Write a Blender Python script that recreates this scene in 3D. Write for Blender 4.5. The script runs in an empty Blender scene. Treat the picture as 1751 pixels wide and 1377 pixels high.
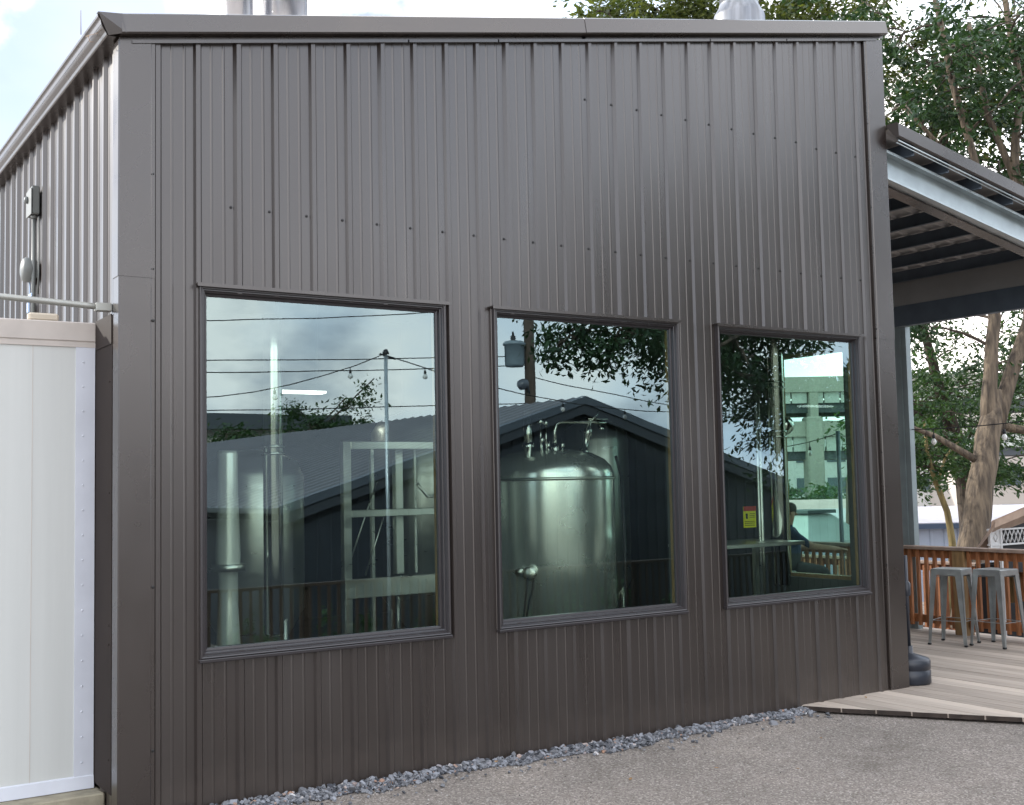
import bpy, math, random
from mathutils import Vector, Matrix, Quaternion
S = bpy.context.scene
COL = S.collection
R = math.radians
rnd = random.Random(7)

# ---------------------------------------------------------------- camera
cam_d = bpy.data.cameras.new("camera"); cam = bpy.data.objects.new("camera", cam_d); COL.objects.link(cam)
S.camera = cam
cam_d.sensor_width = 36.0; cam_d.lens = 36.0*1998.29/1751.0
cam_d.clip_start = .05; cam_d.clip_end = 3000
yaw, pitch, roll = 0.5792092, 0.0700524, -0.0208026
fw = Vector((math.sin(yaw)*math.cos(pitch), math.cos(yaw)*math.cos(pitch), math.sin(pitch)))
r0 = Vector((math.cos(yaw), -math.sin(yaw), 0)); u0 = r0.cross(fw)
rr = math.cos(roll)*r0 + math.sin(roll)*u0; uu = -math.sin(roll)*r0 + math.cos(roll)*u0
M = Matrix((rr, uu, -fw)).transposed().to_4x4(); M.translation = Vector((-2.28711, -6.28536, 1.70202))
cam.matrix_world = M

# ---------------------------------------------------------------- world, sun, exposure
SUN = Vector((-.54, .74, .40)).normalized()
w = bpy.data.worlds.new("World"); S.world = w; w.use_nodes = True
nt = w.node_tree; N = nt.nodes; L = nt.links
for n in list(N): N.remove(n)
out = N.new('ShaderNodeOutputWorld'); bg = N.new('ShaderNodeBackground')
sky = N.new('ShaderNodeTexSky'); sky.sky_type = 'NISHITA'; sky.sun_disc = False
sky.sun_elevation = math.asin(SUN.z); sky.sun_rotation = math.atan2(SUN.x, SUN.y)
sky.air_density = 1.0; sky.dust_density = .6; sky.ozone_density = 2.0
tc = N.new('ShaderNodeTexCoord')
mp = N.new('ShaderNodeMapping'); mp.inputs['Scale'].default_value = (1, 1, 1.7); mp.inputs['Location'].default_value = (3.1, .4, .0)
no = N.new('ShaderNodeTexNoise'); no.inputs['Scale'].default_value = 3.6; no.inputs['Detail'].default_value = 9; no.inputs['Roughness'].default_value = .55
cr = N.new('ShaderNodeValToRGB'); cr.color_ramp.elements[0].position = .37; cr.color_ramp.elements[1].position = .52
no2 = N.new('ShaderNodeTexNoise'); no2.inputs['Scale'].default_value = 3.4; no2.inputs['Detail'].default_value = 6
cr2 = N.new('ShaderNodeValToRGB'); cr2.color_ramp.elements[0].position = .40; cr2.color_ramp.elements[1].position = .62
cr2.color_ramp.elements[0].color = (7.4, 8.9, 10.8, 1); cr2.color_ramp.elements[1].color = (14, 13.2, 12.5, 1)
mx = N.new('ShaderNodeMixRGB')
tint = N.new('ShaderNodeMixRGB'); tint.blend_type = 'MULTIPLY'; tint.inputs[0].default_value = 1; tint.inputs[2].default_value = (1.9, 1.75, 1.45, 1)
L.new(tc.outputs['Generated'], mp.inputs[0]); L.new(mp.outputs[0], no.inputs['Vector']); L.new(mp.outputs[0], no2.inputs['Vector'])
L.new(no.outputs['Fac'], cr.inputs[0]); L.new(no2.outputs['Fac'], cr2.inputs[0])
# a blue opening between the clouds low in the north
nrm = N.new('ShaderNodeVectorMath'); nrm.operation = 'NORMALIZE'; L.new(tc.outputs['Generated'], nrm.inputs[0])
dtp = N.new('ShaderNodeVectorMath'); dtp.operation = 'DOT_PRODUCT'; dtp.inputs[1].default_value = (.193, .922, .336); L.new(nrm.outputs[0], dtp.inputs[0])
no3 = N.new('ShaderNodeTexNoise'); no3.inputs['Scale'].default_value = 11; no3.inputs['Detail'].default_value = 8; L.new(tc.outputs['Generated'], no3.inputs['Vector'])
wob_ = N.new('ShaderNodeMath'); wob_.operation = 'MULTIPLY_ADD'; wob_.inputs[1].default_value = .022; L.new(no3.outputs['Fac'], wob_.inputs[0]); L.new(dtp.outputs['Value'], wob_.inputs[2])
gap = N.new('ShaderNodeMapRange'); gap.interpolation_type = 'SMOOTHSTEP'; gap.inputs['From Min'].default_value = 1.0052; gap.inputs['From Max'].default_value = 1.0085; gap.inputs['To Min'].default_value = 1; gap.inputs['To Max'].default_value = .12; L.new(wob_.outputs[0], gap.inputs[0])
gm_ = N.new('ShaderNodeMath'); gm_.operation = 'MULTIPLY'; L.new(cr.outputs[0], gm_.inputs[0]); L.new(gap.outputs[0], gm_.inputs[1])
L.new(gm_.outputs[0], mx.inputs[0]); L.new(sky.outputs[0], tint.inputs[1]); hz = N.new('ShaderNodeMixRGB'); hz.inputs[0].default_value = .9; hz.inputs[2].default_value = (2.3, 2.7, 3.9, 1); L.new(tint.outputs[0], hz.inputs[1]); L.new(hz.outputs[0], mx.inputs[1]); L.new(cr2.outputs[0], mx.inputs[2])
L.new(mx.outputs[0], bg.inputs[0]); bg.inputs[1].default_value = .15
L.new(bg.outputs[0], out.inputs[0])
sd = bpy.data.lights.new("sun", 'SUN'); sd.energy = 2.6; sd.angle = R(1.5); sd.color = (1, .95, .87)
so = bpy.data.objects.new("sun", sd); COL.objects.link(so); so.rotation_euler = SUN.to_track_quat('Z', 'Y').to_euler(); so.location = (-10, 20, 20)
S.view_settings.view_transform = 'Standard'; S.view_settings.look = 'None'; S.view_settings.gamma = 1; S.view_settings.use_curve_mapping = False
S.view_settings.exposure = 0.78
S.render.engine = 'CYCLES'
try:
    S.cycles.max_bounces = 10; S.cycles.transparent_max_bounces = 24; S.cycles.glossy_bounces = 6
    S.cycles.sample_clamp_indirect = 6; S.cycles.use_denoising = True
except Exception: pass

# ---------------------------------------------------------------- helpers
class MB:
    def __init__(s): s.v = []; s.f = []; s.sm = []; s.mi = []
    def face(s, pts, smooth=False, mi=0):
        b = len(s.v); s.v += [tuple(p) for p in pts]; s.f.append(tuple(range(b, b+len(pts)))); s.sm.append(smooth); s.mi.append(mi)
    def box(s, x0, x1, y0, y1, z0, z1, T=None, mi=0, c=0.0):
        if c > 0: return s.cbox(x0, x1, y0, y1, z0, z1, c, T, mi)
        P = [(x, y, z) for z in (z0, z1) for y in (y0, y1) for x in (x0, x1)]
        if T is not None: P = [tuple(T @ Vector(p)) for p in P]
        b = len(s.v); s.v += P
        for f in ((0,2,3,1), (4,5,7,6), (0,1,5,4), (2,6,7,3), (0,4,6,2), (1,3,7,5)):
            s.f.append(tuple(b+i for i in f)); s.sm.append(False); s.mi.append(mi)
    def cbox(s, x0, x1, y0, y1, z0, z1, c, T=None, mi=0):
        # chamfered box: three slabs of corner points
        b = len(s.v); idx = {}
        cx, cy, cz = (x0+x1)/2, (y0+y1)/2, (z0+z1)/2; h = ((x1-x0)/2, (y1-y0)/2, (z1-z0)/2)
        c = min(c, .45*min(h))
        for sx in (-1, 1):
            for sy in (-1, 1):
                for sz in (-1, 1):
                    for ax in range(3):
                        d = [h[0]-c, h[1]-c, h[2]-c]; d[ax] = h[ax]
                        p = Vector((cx+sx*d[0], cy+sy*d[1], cz+sz*d[2]))
                        if T is not None: p = T @ p
                        idx[(sx, sy, sz, ax)] = len(s.v); s.v.append(tuple(p))
        def q(l): s.f.append(tuple(idx[k] for k in l)); s.sm.append(False); s.mi.append(mi)
        for sg in (-1, 1):
            q([(sg,-1,-1,0),(sg,1,-1,0),(sg,1,1,0),(sg,-1,1,0)]); q([(-1,sg,-1,1),(1,sg,-1,1),(1,sg,1,1),(-1,sg,1,1)]); q([(-1,-1,sg,2),(1,-1,sg,2),(1,1,sg,2),(-1,1,sg,2)])
        for a in (-1, 1):
            for d in (-1, 1):
                q([(a,d,-1,0),(a,d,1,0),(a,d,1,1),(a,d,-1,1)]); q([(a,-1,d,0),(a,1,d,0),(a,1,d,2),(a,-1,d,2)]); q([(-1,a,d,1),(1,a,d,1),(1,a,d,2),(-1,a,d,2)])
        for sx in (-1, 1):
            for sy in (-1, 1):
                for sz in (-1, 1): q([(sx,sy,sz,0),(sx,sy,sz,1),(sx,sy,sz,2)])
    def tube(s, pts, rad, n=8, cap=True, smooth=True, mi=0, wob=0, rg=None):
        pts = [Vector(p) for p in pts]
        if not isinstance(rad, (list, tuple)): rad = [rad]*len(pts)
        b = len(s.v); up = None
        for i, p in enumerate(pts):
            t = (pts[min(i+1, len(pts)-1)] - pts[max(i-1, 0)])
            if t.length < 1e-9: t = Vector((0, 0, 1))
            t.normalize()
            if up is None:
                a = Vector((0, 0, 1)) if abs(t.z) < .9 else Vector((1, 0, 0)); up = t.cross(a).normalized()
            else:
                up = (up - t*up.dot(t)).normalized()
            sd_ = t.cross(up)
            for k in range(n):
                a = 2*math.pi*k/n; rad_ = rad[i]
                if wob: rad_ *= 1 + wob*(math.sin(3*a+i*.7)+.6*math.sin(5*a-i*.4))*.5 + (rg.uniform(-wob, wob)*.4 if rg else 0)
                s.v.append(tuple(p + (up*math.cos(a) + sd_*math.sin(a))*rad_))
        for i in range(len(pts)-1):
            for k in range(n):
                s.f.append((b+i*n+k, b+i*n+(k+1) % n, b+(i+1)*n+(k+1) % n, b+(i+1)*n+k)); s.sm.append(smooth); s.mi.append(mi)
        if cap:
            s.f.append(tuple(b+k for k in range(n))[::-1]); s.sm.append(False); s.mi.append(mi)
            e = b+(len(pts)-1)*n; s.f.append(tuple(e+k for k in range(n))); s.sm.append(False); s.mi.append(mi)
    def lathe(s, prof, c=(0, 0, 0), n=32, smooth=True, axis=None, mi=0):
        c = Vector(c); q = Vector((0, 0, 1)).rotation_difference(Vector(axis).normalized()) if axis else None
        b = len(s.v)
        for (r_, z) in prof:
            for k in range(n):
                a = 2*math.pi*k/n; p = Vector((max(r_, 1e-4)*math.cos(a), max(r_, 1e-4)*math.sin(a), z))
                if q: p = q @ p
                s.v.append(tuple(c+p))
        for i in range(len(prof)-1):
            for k in range(n):
                s.f.append((b+i*n+k, b+i*n+(k+1) % n, b+(i+1)*n+(k+1) % n, b+(i+1)*n+k)); s.sm.append(smooth); s.mi.append(mi)
    def build(s, name, mat, parent=None, matrix=None, local=True):
        me = bpy.data.meshes.new(name); me.from_pydata(s.v, [], s.f)
        for m_ in (mat if isinstance(mat, (list, tuple)) else [mat]): me.materials.append(m_)
        me.polygons.foreach_set('use_smooth', s.sm); me.polygons.foreach_set('material_index', s.mi)
        me.update()
        o = bpy.data.objects.new(name, me); COL.objects.link(o)
        if parent is not None:
            o.parent = parent
            if local:  # vertices were written in world coordinates: keep them there
                o.matrix_parent_inverse = Matrix.Translation(parent.location).inverted() if parent.type == 'EMPTY' else Matrix()
        return o
def root(name, loc, label, cat, group=None):
    o = bpy.data.objects.new(name, None); COL.objects.link(o); o.location = loc; o.empty_display_size = .2
    o['label'] = label; o['category'] = cat
    if group: o['group'] = group
    return o
def tag(o, label=None, cat=None, group=None, kind=None):
    if label: o['label'] = label
    if cat: o['category'] = cat
    if group: o['group'] = group
    if kind: o['kind'] = kind
    return o
def copy_tree(o, parent=None):
    c = o.copy(); COL.objects.link(c)
    if parent is not None: c.parent = parent
    for ch in [x for x in S.objects if x.parent == o]: copy_tree(ch, c)
    return c

# ---------------------------------------------------------------- materials
def mat(name, col, rough=.6, metal=0.0, spec=.5, var=0.0, vs=4.0, vscale=(1, 1, 1), bump=0.0, bs=40.0, col2=None, sharp=(.35, .65), rv=0.0, bd=4, detail=5, bscale=(1, 1, 1), trans=0.0, emit=None):
    m = bpy.data.materials.new(name); m.use_nodes = True; nt = m.node_tree; N = nt.nodes; L = nt.links
    b = N['Principled BSDF']; b.inputs['Base Color'].default_value = (*col, 1); b.inputs['Roughness'].default_value = rough
    b.inputs['Metallic'].default_value = metal; b.inputs['Specular IOR Level'].default_value = spec
    if emit: b.inputs['Emission Color'].default_value = (*emit[0], 1); b.inputs['Emission Strength'].default_value = emit[1]
    tc = N.new('ShaderNodeTexCoord')
    if var > 0 or col2 or rv > 0:
        mp = N.new('ShaderNodeMapping'); mp.inputs['Scale'].default_value = vscale; L.new(tc.outputs['Object'], mp.inputs[0])
        n = N.new('ShaderNodeTexNoise'); n.inputs['Scale'].default_value = vs; n.inputs['Detail'].default_value = detail; L.new(mp.outputs[0], n.inputs['Vector'])
        if var > 0 or col2:
            r = N.new('ShaderNodeValToRGB'); r.color_ramp.elements[0].position = sharp[0]; r.color_ramp.elements[1].position = sharp[1]
            c2 = col2 if col2 else tuple(min(1, c*(1+var)) for c in col); c1 = col if col2 else tuple(c*(1-var) for c in col)
            r.color_ramp.elements[0].color = (*c1, 1); r.color_ramp.elements[1].color = (*c2, 1)
            L.new(n.outputs['Fac'], r.inputs[0]); L.new(r.outputs[0], b.inputs['Base Color'])
        if rv > 0:
            mr = N.new('ShaderNodeMapRange'); mr.inputs['From Min'].default_value = .3; mr.inputs['From Max'].default_value = .7
            mr.inputs['To Min'].default_value = max(0, rough-rv); mr.inputs['To Max'].default_value = rough+rv
            L.new(n.outputs['Fac'], mr.inputs[0]); L.new(mr.outputs[0], b.inputs['Roughness'])
    if bump > 0:
        mp2 = N.new('ShaderNodeMapping'); mp2.inputs['Scale'].default_value = bscale; L.new(tc.outputs['Object'], mp2.inputs[0])
        n2 = N.new('ShaderNodeTexNoise'); n2.inputs['Scale'].default_value = bs; n2.inputs['Detail'].default_value = bd; L.new(mp2.outputs[0], n2.inputs['Vector'])
        bp = N.new('ShaderNodeBump'); bp.inputs['Strength'].default_value = 1; bp.inputs['Distance'].default_value = bump
        L.new(n2.outputs['Fac'], bp.inputs['Height']); L.new(bp.outputs[0], b.inputs['Normal'])
    return m
def leaf_mat(name, c1, c2, tr=.35):
    m = bpy.data.materials.new(name); m.use_nodes = True; nt = m.node_tree; N = nt.nodes; L = nt.links
    for n in list(N): N.remove(n)
    o = N.new('ShaderNodeOutputMaterial'); d = N.new('ShaderNodeBsdfPrincipled'); d.inputs['Roughness'].default_value = .45; d.inputs['Specular IOR Level'].default_value = .4
    t = N.new('ShaderNodeBsdfTranslucent'); mx = N.new('ShaderNodeMixShader'); mx.inputs[0].default_value = tr
    g = N.new('ShaderNodeNewGeometry'); r = N.new('ShaderNodeValToRGB'); r.color_ramp.elements[0].color = (*c1, 1); r.color_ramp.elements[1].color = (*c2, 1)
    L.new(g.outputs['Random Per Island'], r.inputs[0]); L.new(r.outputs[0], d.inputs['Base Color'])
    m2 = N.new('ShaderNodeMixRGB'); m2.blend_type = 'MULTIPLY'; m2.inputs[0].default_value = 1; m2.inputs[2].default_value = (1.5, 1.5, .6, 1)
    L.new(r.outputs[0], m2.inputs[1]); L.new(m2.outputs[0], t.inputs[0])
    L.new(d.outputs[0], mx.inputs[1]); L.new(t.outputs[0], mx.inputs[2]); L.new(mx.outputs[0], o.inputs[0])
    return m
def glass_mat(name, tintc, base=.1, k=2.2, refl=(.74, .95, 1)):
    m = bpy.data.materials.new(name); m.use_nodes = True; nt = m.node_tree; N = nt.nodes; L = nt.links
    for n in list(N): N.remove(n)
    o = N.new('ShaderNodeOutputMaterial'); t = N.new('ShaderNodeBsdfTransparent'); t.inputs[0].default_value = (*tintc, 1)
    g = N.new('ShaderNodeBsdfGlossy'); g.inputs['Roughness'].default_value = 0.0; g.inputs[0].default_value = (*refl, 1)
    gm = N.new('ShaderNodeNewGeometry'); dt = N.new('ShaderNodeVectorMath'); dt.operation = 'DOT_PRODUCT'; L.new(gm.outputs['Incoming'], dt.inputs[0]); L.new(gm.outputs['Normal'], dt.inputs[1])
    ab = N.new('ShaderNodeMath'); ab.operation = 'ABSOLUTE'; L.new(dt.outputs['Value'], ab.inputs[0])
    om = N.new('ShaderNodeMath'); om.operation = 'SUBTRACT'; om.inputs[0].default_value = 1; L.new(ab.outputs[0], om.inputs[1])
    pw = N.new('ShaderNodeMath'); pw.operation = 'POWER'; pw.inputs[1].default_value = 5; L.new(om.outputs[0], pw.inputs[0])
    f = N.new('ShaderNodeMath'); f.operation = 'MULTIPLY_ADD'; f.inputs[1].default_value = .96; f.inputs[2].default_value = .04; L.new(pw.outputs[0], f.inputs[0])
    ma = N.new('ShaderNodeMath'); ma.operation = 'MULTIPLY_ADD'; ma.inputs[1].default_value = k; ma.inputs[2].default_value = base; ma.use_clamp = True
    mx = N.new('ShaderNodeMixShader'); L.new(f.outputs[0], ma.inputs[0]); L.new(ma.outputs[0], mx.inputs[0])
    tc = N.new('ShaderNodeTexCoord'); n2 = N.new('ShaderNodeTexNoise'); n2.inputs['Scale'].default_value = 1.6; n2.inputs['Detail'].default_value = 1
    bp = N.new('ShaderNodeBump'); bp.inputs['Distance'].default_value = .00035; L.new(tc.outputs['Object'], n2.inputs['Vector'])
    L.new(n2.outputs['Fac'], bp.inputs['Height']); L.new(bp.outputs[0], g.inputs['Normal'])
    L.new(t.outputs[0], mx.inputs[1]); L.new(g.outputs[0], mx.inputs[2]); L.new(mx.outputs[0], o.inputs[0])
    return m
BR = (.021, .0155, .0133)
mBronze = mat('bronze_siding', BR, .31, spec=1.0, var=.06, vs=2.0, vscale=(3, 3, .35), detail=1.5, bump=.0018, bs=1.0, bscale=(2.2, 2.2, .7), bd=0, rv=.05)
def add_dust(m, z1, col, amt):
    N = m.node_tree.nodes; L = m.node_tree.links; b = N['Principled BSDF']; src = b.inputs['Base Color'].links[0].from_socket
    tc = N.new('ShaderNodeTexCoord'); sp = N.new('ShaderNodeSeparateXYZ'); L.new(tc.outputs['Object'], sp.inputs[0])
    n = N.new('ShaderNodeTexNoise'); n.inputs['Scale'].default_value = 9; n.inputs['Detail'].default_value = 8; L.new(tc.outputs['Object'], n.inputs['Vector'])
    ma = N.new('ShaderNodeMath'); ma.operation = 'MULTIPLY_ADD'; ma.inputs[1].default_value = -z1*1.6; L.new(n.outputs['Fac'], ma.inputs[0]); L.new(sp.outputs[2], ma.inputs[2])
    mr = N.new('ShaderNodeMapRange'); mr.inputs['From Min'].default_value = -z1*.8; mr.inputs['From Max'].default_value = z1*.35; mr.inputs['To Min'].default_value = amt; mr.inputs['To Max'].default_value = 0
    L.new(ma.outputs[0], mr.inputs[0]); mx = N.new('ShaderNodeMixRGB'); mx.inputs[2].default_value = (*col, 1); L.new(mr.outputs[0], mx.inputs[0]); L.new(src, mx.inputs[1]); L.new(mx.outputs[0], b.inputs['Base Color'])
for m_ in (mBronze, ): m_.node_tree.nodes['Principled BSDF'].inputs['Specular Tint'].default_value = (1, .96, .94, 1)
add_dust(mBronze, .22, (.15, .12, .10), .16)
mBronze.node_tree.nodes['Principled BSDF'].inputs['Coat Weight'].default_value = .35; mBronze.node_tree.nodes['Principled BSDF'].inputs['Coat Roughness'].default_value = .26
mTrim = mat('bronze_trim', (.023, .017, .0145), .28, spec=1.0, var=.05, vs=3, bump=.0004, bs=1.5, rv=.04)
mTrim.node_tree.nodes['Principled BSDF'].inputs['Coat Weight'].default_value = .35; mTrim.node_tree.nodes['Principled BSDF'].inputs['Coat Roughness'].default_value = .24
mTrim.node_tree.nodes['Principled BSDF'].inputs['Specular Tint'].default_value = (1, .96, .94, 1)
mFrame = mat('window_frame_metal', (.030, .026, .028), .28, spec=.6, var=.05, vs=6)
mScrew = mat('screw_heads', (.012, .011, .011), .4)
mGlass = glass_mat('window_glass', (.76, .88, .81), .12, 2.2)
mGlass2 = glass_mat('far_window_glass', (.60, .90, .80), .03, 1.0)
mPine = mat('pine_jamb', (.30, .19, .085), .6, var=.2, vs=8, vscale=(8, 8, 1))
mWhite = mat('cooler_white', (.55, .56, .54), .42, var=.035, vs=1.5, vscale=(7, 7, .22), bump=.0004, bs=8, bscale=(6, 6, .3))
mWhiteTrim = mat('cooler_trim', (.60, .62, .68), .35, var=.04, vs=5)
mBeige = mat('cooler_cap_beige', (.52, .47, .43), .55, var=.08, vs=5)
mConc = mat('concrete', (.30, .27, .20), .9, var=.2, vs=9, bump=.004, bs=60)
mGrayMetal = mat('grey_enclosure', (.14, .15, .145), .45, metal=.1, var=.05, vs=5)
mDullPipe = mat('conduit', (.36, .36, .33), .45, metal=.5, var=.05)
mLtBlue = mat('pale_blue_tag', (.42, .55, .75), .5)
mCream = mat('cream_plastic', (.55, .48, .38), .6)
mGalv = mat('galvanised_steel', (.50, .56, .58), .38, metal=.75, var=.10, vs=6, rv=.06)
mGalvD = mat('galvanised_darkened', (.10, .125, .155), .5, metal=.4, var=.10, vs=6)  # darkened copy of the galvanised steel; purlin shade is put into the colour
mSteel = mat('stainless', (.62, .62, .58), .16, metal=1.0, bump=.0006, bs=3, rv=.05, vs=4)
mSteelB = mat('brushed_stainless', (.72, .72, .66), .34, metal=1.0, bump=.0006, bs=6, rv=.08, vs=3, vscale=(1, 1, 5))
mFlueR = mat('flue_steel_dull', (.22, .225, .24), .40, metal=1.0, var=.25, vs=6, vscale=(3, 3, .2))
mFlue = mat('flue_steel', (.90, .92, .97), .20, metal=1.0, bump=.0012, bs=5, rv=.05)
mBlackR = mat('black_rubber', (.014, .014, .016), .5, var=.1)
mBlackP = mat('black_plastic', (.02, .024, .034), .35, var=.1)
mStool = mat('stool_metal', (.36, .385, .39), .36, metal=.7, var=.12, vs=9, rv=.08)
mInt = mat('interior_wall', (.10, .105, .10), .8, var=.15, vs=1)
mIntFl = mat('interior_floor', (.12, .12, .11), .5, var=.2, vs=2)
mBarkA = mat('bark', (.035, .026, .020), .9, col2=(.105, .080, .058), vs=5, vscale=(3.5, 3.5, .5), bump=.03, bs=9, bscale=(3, 3, .35), detail=8)
mBarkY = mat('bark_mossy', (.16, .125, .055), .9, col2=(.30, .23, .10), vs=4, vscale=(3, 3, .6), bump=.018, bs=8, bscale=(3, 3, .4), detail=8)
mLeafA = leaf_mat('leaves_dark', (.013, .036, .017), (.040, .085, .030), .24)
mLeafB = leaf_mat('leaves_mid', (.018, .052, .020), (.060, .115, .035), .32)
mLeafC = leaf_mat('leaves_olive', (.038, .058, .018), (.11, .13, .040), .38)
mPost = mat('treated_post', (.24, .145, .062), .8, var=.2, vs=6, vscale=(5, 5, .8), bump=.002, bs=40, bscale=(4, 4, .3))
mRail = mat('stained_rail_wood', (.27, .105, .040), .7, var=.25, vs=7, vscale=(5, 5, .8))
mRailCap = mat('weathered_rail_cap', (.26, .19, .15), .8, var=.2, vs=6)

def board_mat(name, c1, c2, w_, ax=0, gap=(.03, .02, .016)):
    m = bpy.data.materials.new(name); m.use_nodes = True; nt = m.node_tree; N = nt.nodes; L = nt.links
    b = N['Principled BSDF']; b.inputs['Roughness'].default_value = .8
    tc = N.new('ShaderNodeTexCoord'); sep = N.new('ShaderNodeSeparateXYZ'); L.new(tc.outputs['Object'], sep.inputs[0])
    dv = N.new('ShaderNodeMath'); dv.operation = 'DIVIDE'; dv.inputs[1].default_value = w_; L.new(sep.outputs[ax], dv.inputs[0])
    fl = N.new('ShaderNodeMath'); fl.operation = 'FLOOR'; L.new(dv.outputs[0], fl.inputs[0])
    wn = N.new('ShaderNodeTexWhiteNoise'); wn.noise_dimensions = '1D'; L.new(fl.outputs[0], wn.inputs['W'])
    mp = N.new('ShaderNodeMapping'); mp.inputs['Scale'].default_value = (14, 1.1, 14) if ax == 0 else (1.1, 14, 14); L.new(tc.outputs['Object'], mp.inputs[0])
    cmb = N.new('ShaderNodeVectorMath'); cmb.operation = 'ADD'; L.new(mp.outputs[0], cmb.inputs[0]); L.new(wn.outputs['Color'], cmb.inputs[1])
    n = N.new('ShaderNodeTexNoise'); n.inputs['Scale'].default_value = 2.2; n.inputs['Detail'].default_value = 7; L.new(cmb.outputs[0], n.inputs['Vector'])
    ad = N.new('ShaderNodeMath'); ad.operation = 'MULTIPLY_ADD'; ad.inputs[1].default_value = .55; L.new(wn.outputs['Value'], ad.inputs[0]); 
    sc = N.new('ShaderNodeMath'); sc.operation = 'MULTIPLY'; sc.inputs[1].default_value = .6; L.new(n.outputs['Fac'], sc.inputs[0]); L.new(sc.outputs[0], ad.inputs[2])
    r = N.new('ShaderNodeValToRGB'); r.color_ramp.elements[0].position = .2; r.color_ramp.elements[1].position = .85
    r.color_ramp.elements[0].color = (*c1, 1); r.color_ramp.elements[1].color = (*c2, 1); L.new(ad.outputs[0], r.inputs[0])
    L.new(r.outputs[0], b.inputs['Base Color'])
    bp = N.new('ShaderNodeBump'); bp.inputs['Distance'].default_value = .002; L.new(n.outputs['Fac'], bp.inputs['Height']); L.new(bp.outputs[0], b.inputs['Normal'])
    return m
mDeck = board_mat('deck_boards', (.225, .187, .155), (.52, .44, .37), .14)

# ---------------------------------------------------------------- ground (structure)
def sstep(a, b, x):
    t = max(0, min(1, (x-a)/(b-a))); return t*t*(3-2*t)
def gz(x, y):
    z = -.006*max(0, min(x, 6)) - .010
    z += -1.25*sstep(-5.6, -9.2, y)*1.0
    z += -.75*sstep(8.7, 11.5, x) - 2.9*sstep(17, 27, x)*(1-sstep(-3, -12, y))
    return z
mb = MB()
def axis(lo, hi, fine_lo, fine_hi, fs, cs):
    a = []; v = lo
    while v < fine_lo: a.append(v); v += cs
    v = fine_lo
    while v < fine_hi: a.append(v); v += fs
    v = fine_hi
    while v < hi: a.append(v); v += cs
    a.append(hi); return a
xs = axis(-400, 600, -8, 32, .8, 28); ys = axis(-400, 600, -14, 14, .7, 28)
for y in ys:
    for x in xs: mb.v.append((x, y, gz(x, y)))
nx = len(xs)
for j in range(len(ys)-1):
    for i in range(nx-1):
        mb.f.append((j*nx+i, j*nx+i+1, (j+1)*nx+i+1, (j+1)*nx+i)); mb.sm.append(True); mb.mi.append(0)
def ground_mat():
    m = bpy.data.materials.new('worn_asphalt'); m.use_nodes = True; nt = m.node_tree; N = nt.nodes; L = nt.links
    b = N['Principled BSDF']; b.inputs['Roughness'].default_value = .9; b.inputs['Specular IOR Level'].default_value = .25
    tc = N.new('ShaderNodeTexCoord')
    def noise(s, d=4, r=.6):
        n = N.new('ShaderNodeTexNoise'); n.inputs['Scale'].default_value = s; n.inputs['Detail'].default_value = d; n.inputs['Roughness'].default_value = r
        L.new(tc.outputs['Object'], n.inputs['Vector']); return n
    def ramp(src, p, c):
        r = N.new('ShaderNodeValToRGB'); e = r.color_ramp.elements
        e[0].position = p[0]; e[1].position = p[-1]; e[0].color = (*c[0], 1); e[1].color = (*c[-1], 1)
        for pp, cc in zip(p[1:-1], c[1:-1]): x = e.new(pp); x.color = (*cc, 1)
        L.new(src, r.inputs[0]); return r
    v = N.new('ShaderNodeTexVoronoi'); v.inputs['Scale'].default_value = 95; L.new(tc.outputs['Object'], v.inputs['Vector'])
    a = ramp(v.outputs['Color'], (.0, .35, .7, 1), ((.142, .124, .110), (.218, .194, .175), (.295, .265, .242), (.50, .46, .43)))
    big = noise(.9, 8, .65); c = ramp(big.outputs['Fac'], (.32, .45, .58, .72), ((.66, .64, .62), (.92, .91, .90), (1.03, 1.01, 1.0), (1.22, 1.19, 1.16)))
    fine = noise(240, 3); d = ramp(fine.outputs['Fac'], (.3, .72), ((.62, .62, .62), (1.35, 1.33, 1.30)))
    m1 = N.new('ShaderNodeMixRGB'); m1.blend_type = 'MULTIPLY'; m1.inputs[0].default_value = 1; L.new(a.outputs[0], m1.inputs[1]); L.new(c.outputs[0], m1.inputs[2])
    m2 = N.new('ShaderNodeMixRGB'); m2.blend_type = 'MULTIPLY'; m2.inputs[0].default_value = 1; L.new(m1.outputs[0], m2.inputs[1]); L.new(d.outputs[0], m2.inputs[2])
    L.new(m2.outputs[0], b.inputs['Base Color'])
    bp = N.new('ShaderNodeBump'); bp.inputs['Distance'].default_value = .004; L.new(v.outputs['Distance'], bp.inputs['Height']); 
    bp2 = N.new('ShaderNodeBump'); bp2.inputs['Distance'].default_value = .004; L.new(fine.outputs['Fac'], bp2.inputs['Height']); L.new(bp.outputs[0], bp2.inputs['Normal']); L.new(bp2.outputs[0], b.inputs['Normal'])
    return m
tag(mb.build('ground', ground_mat()), kind='structure')

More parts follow.
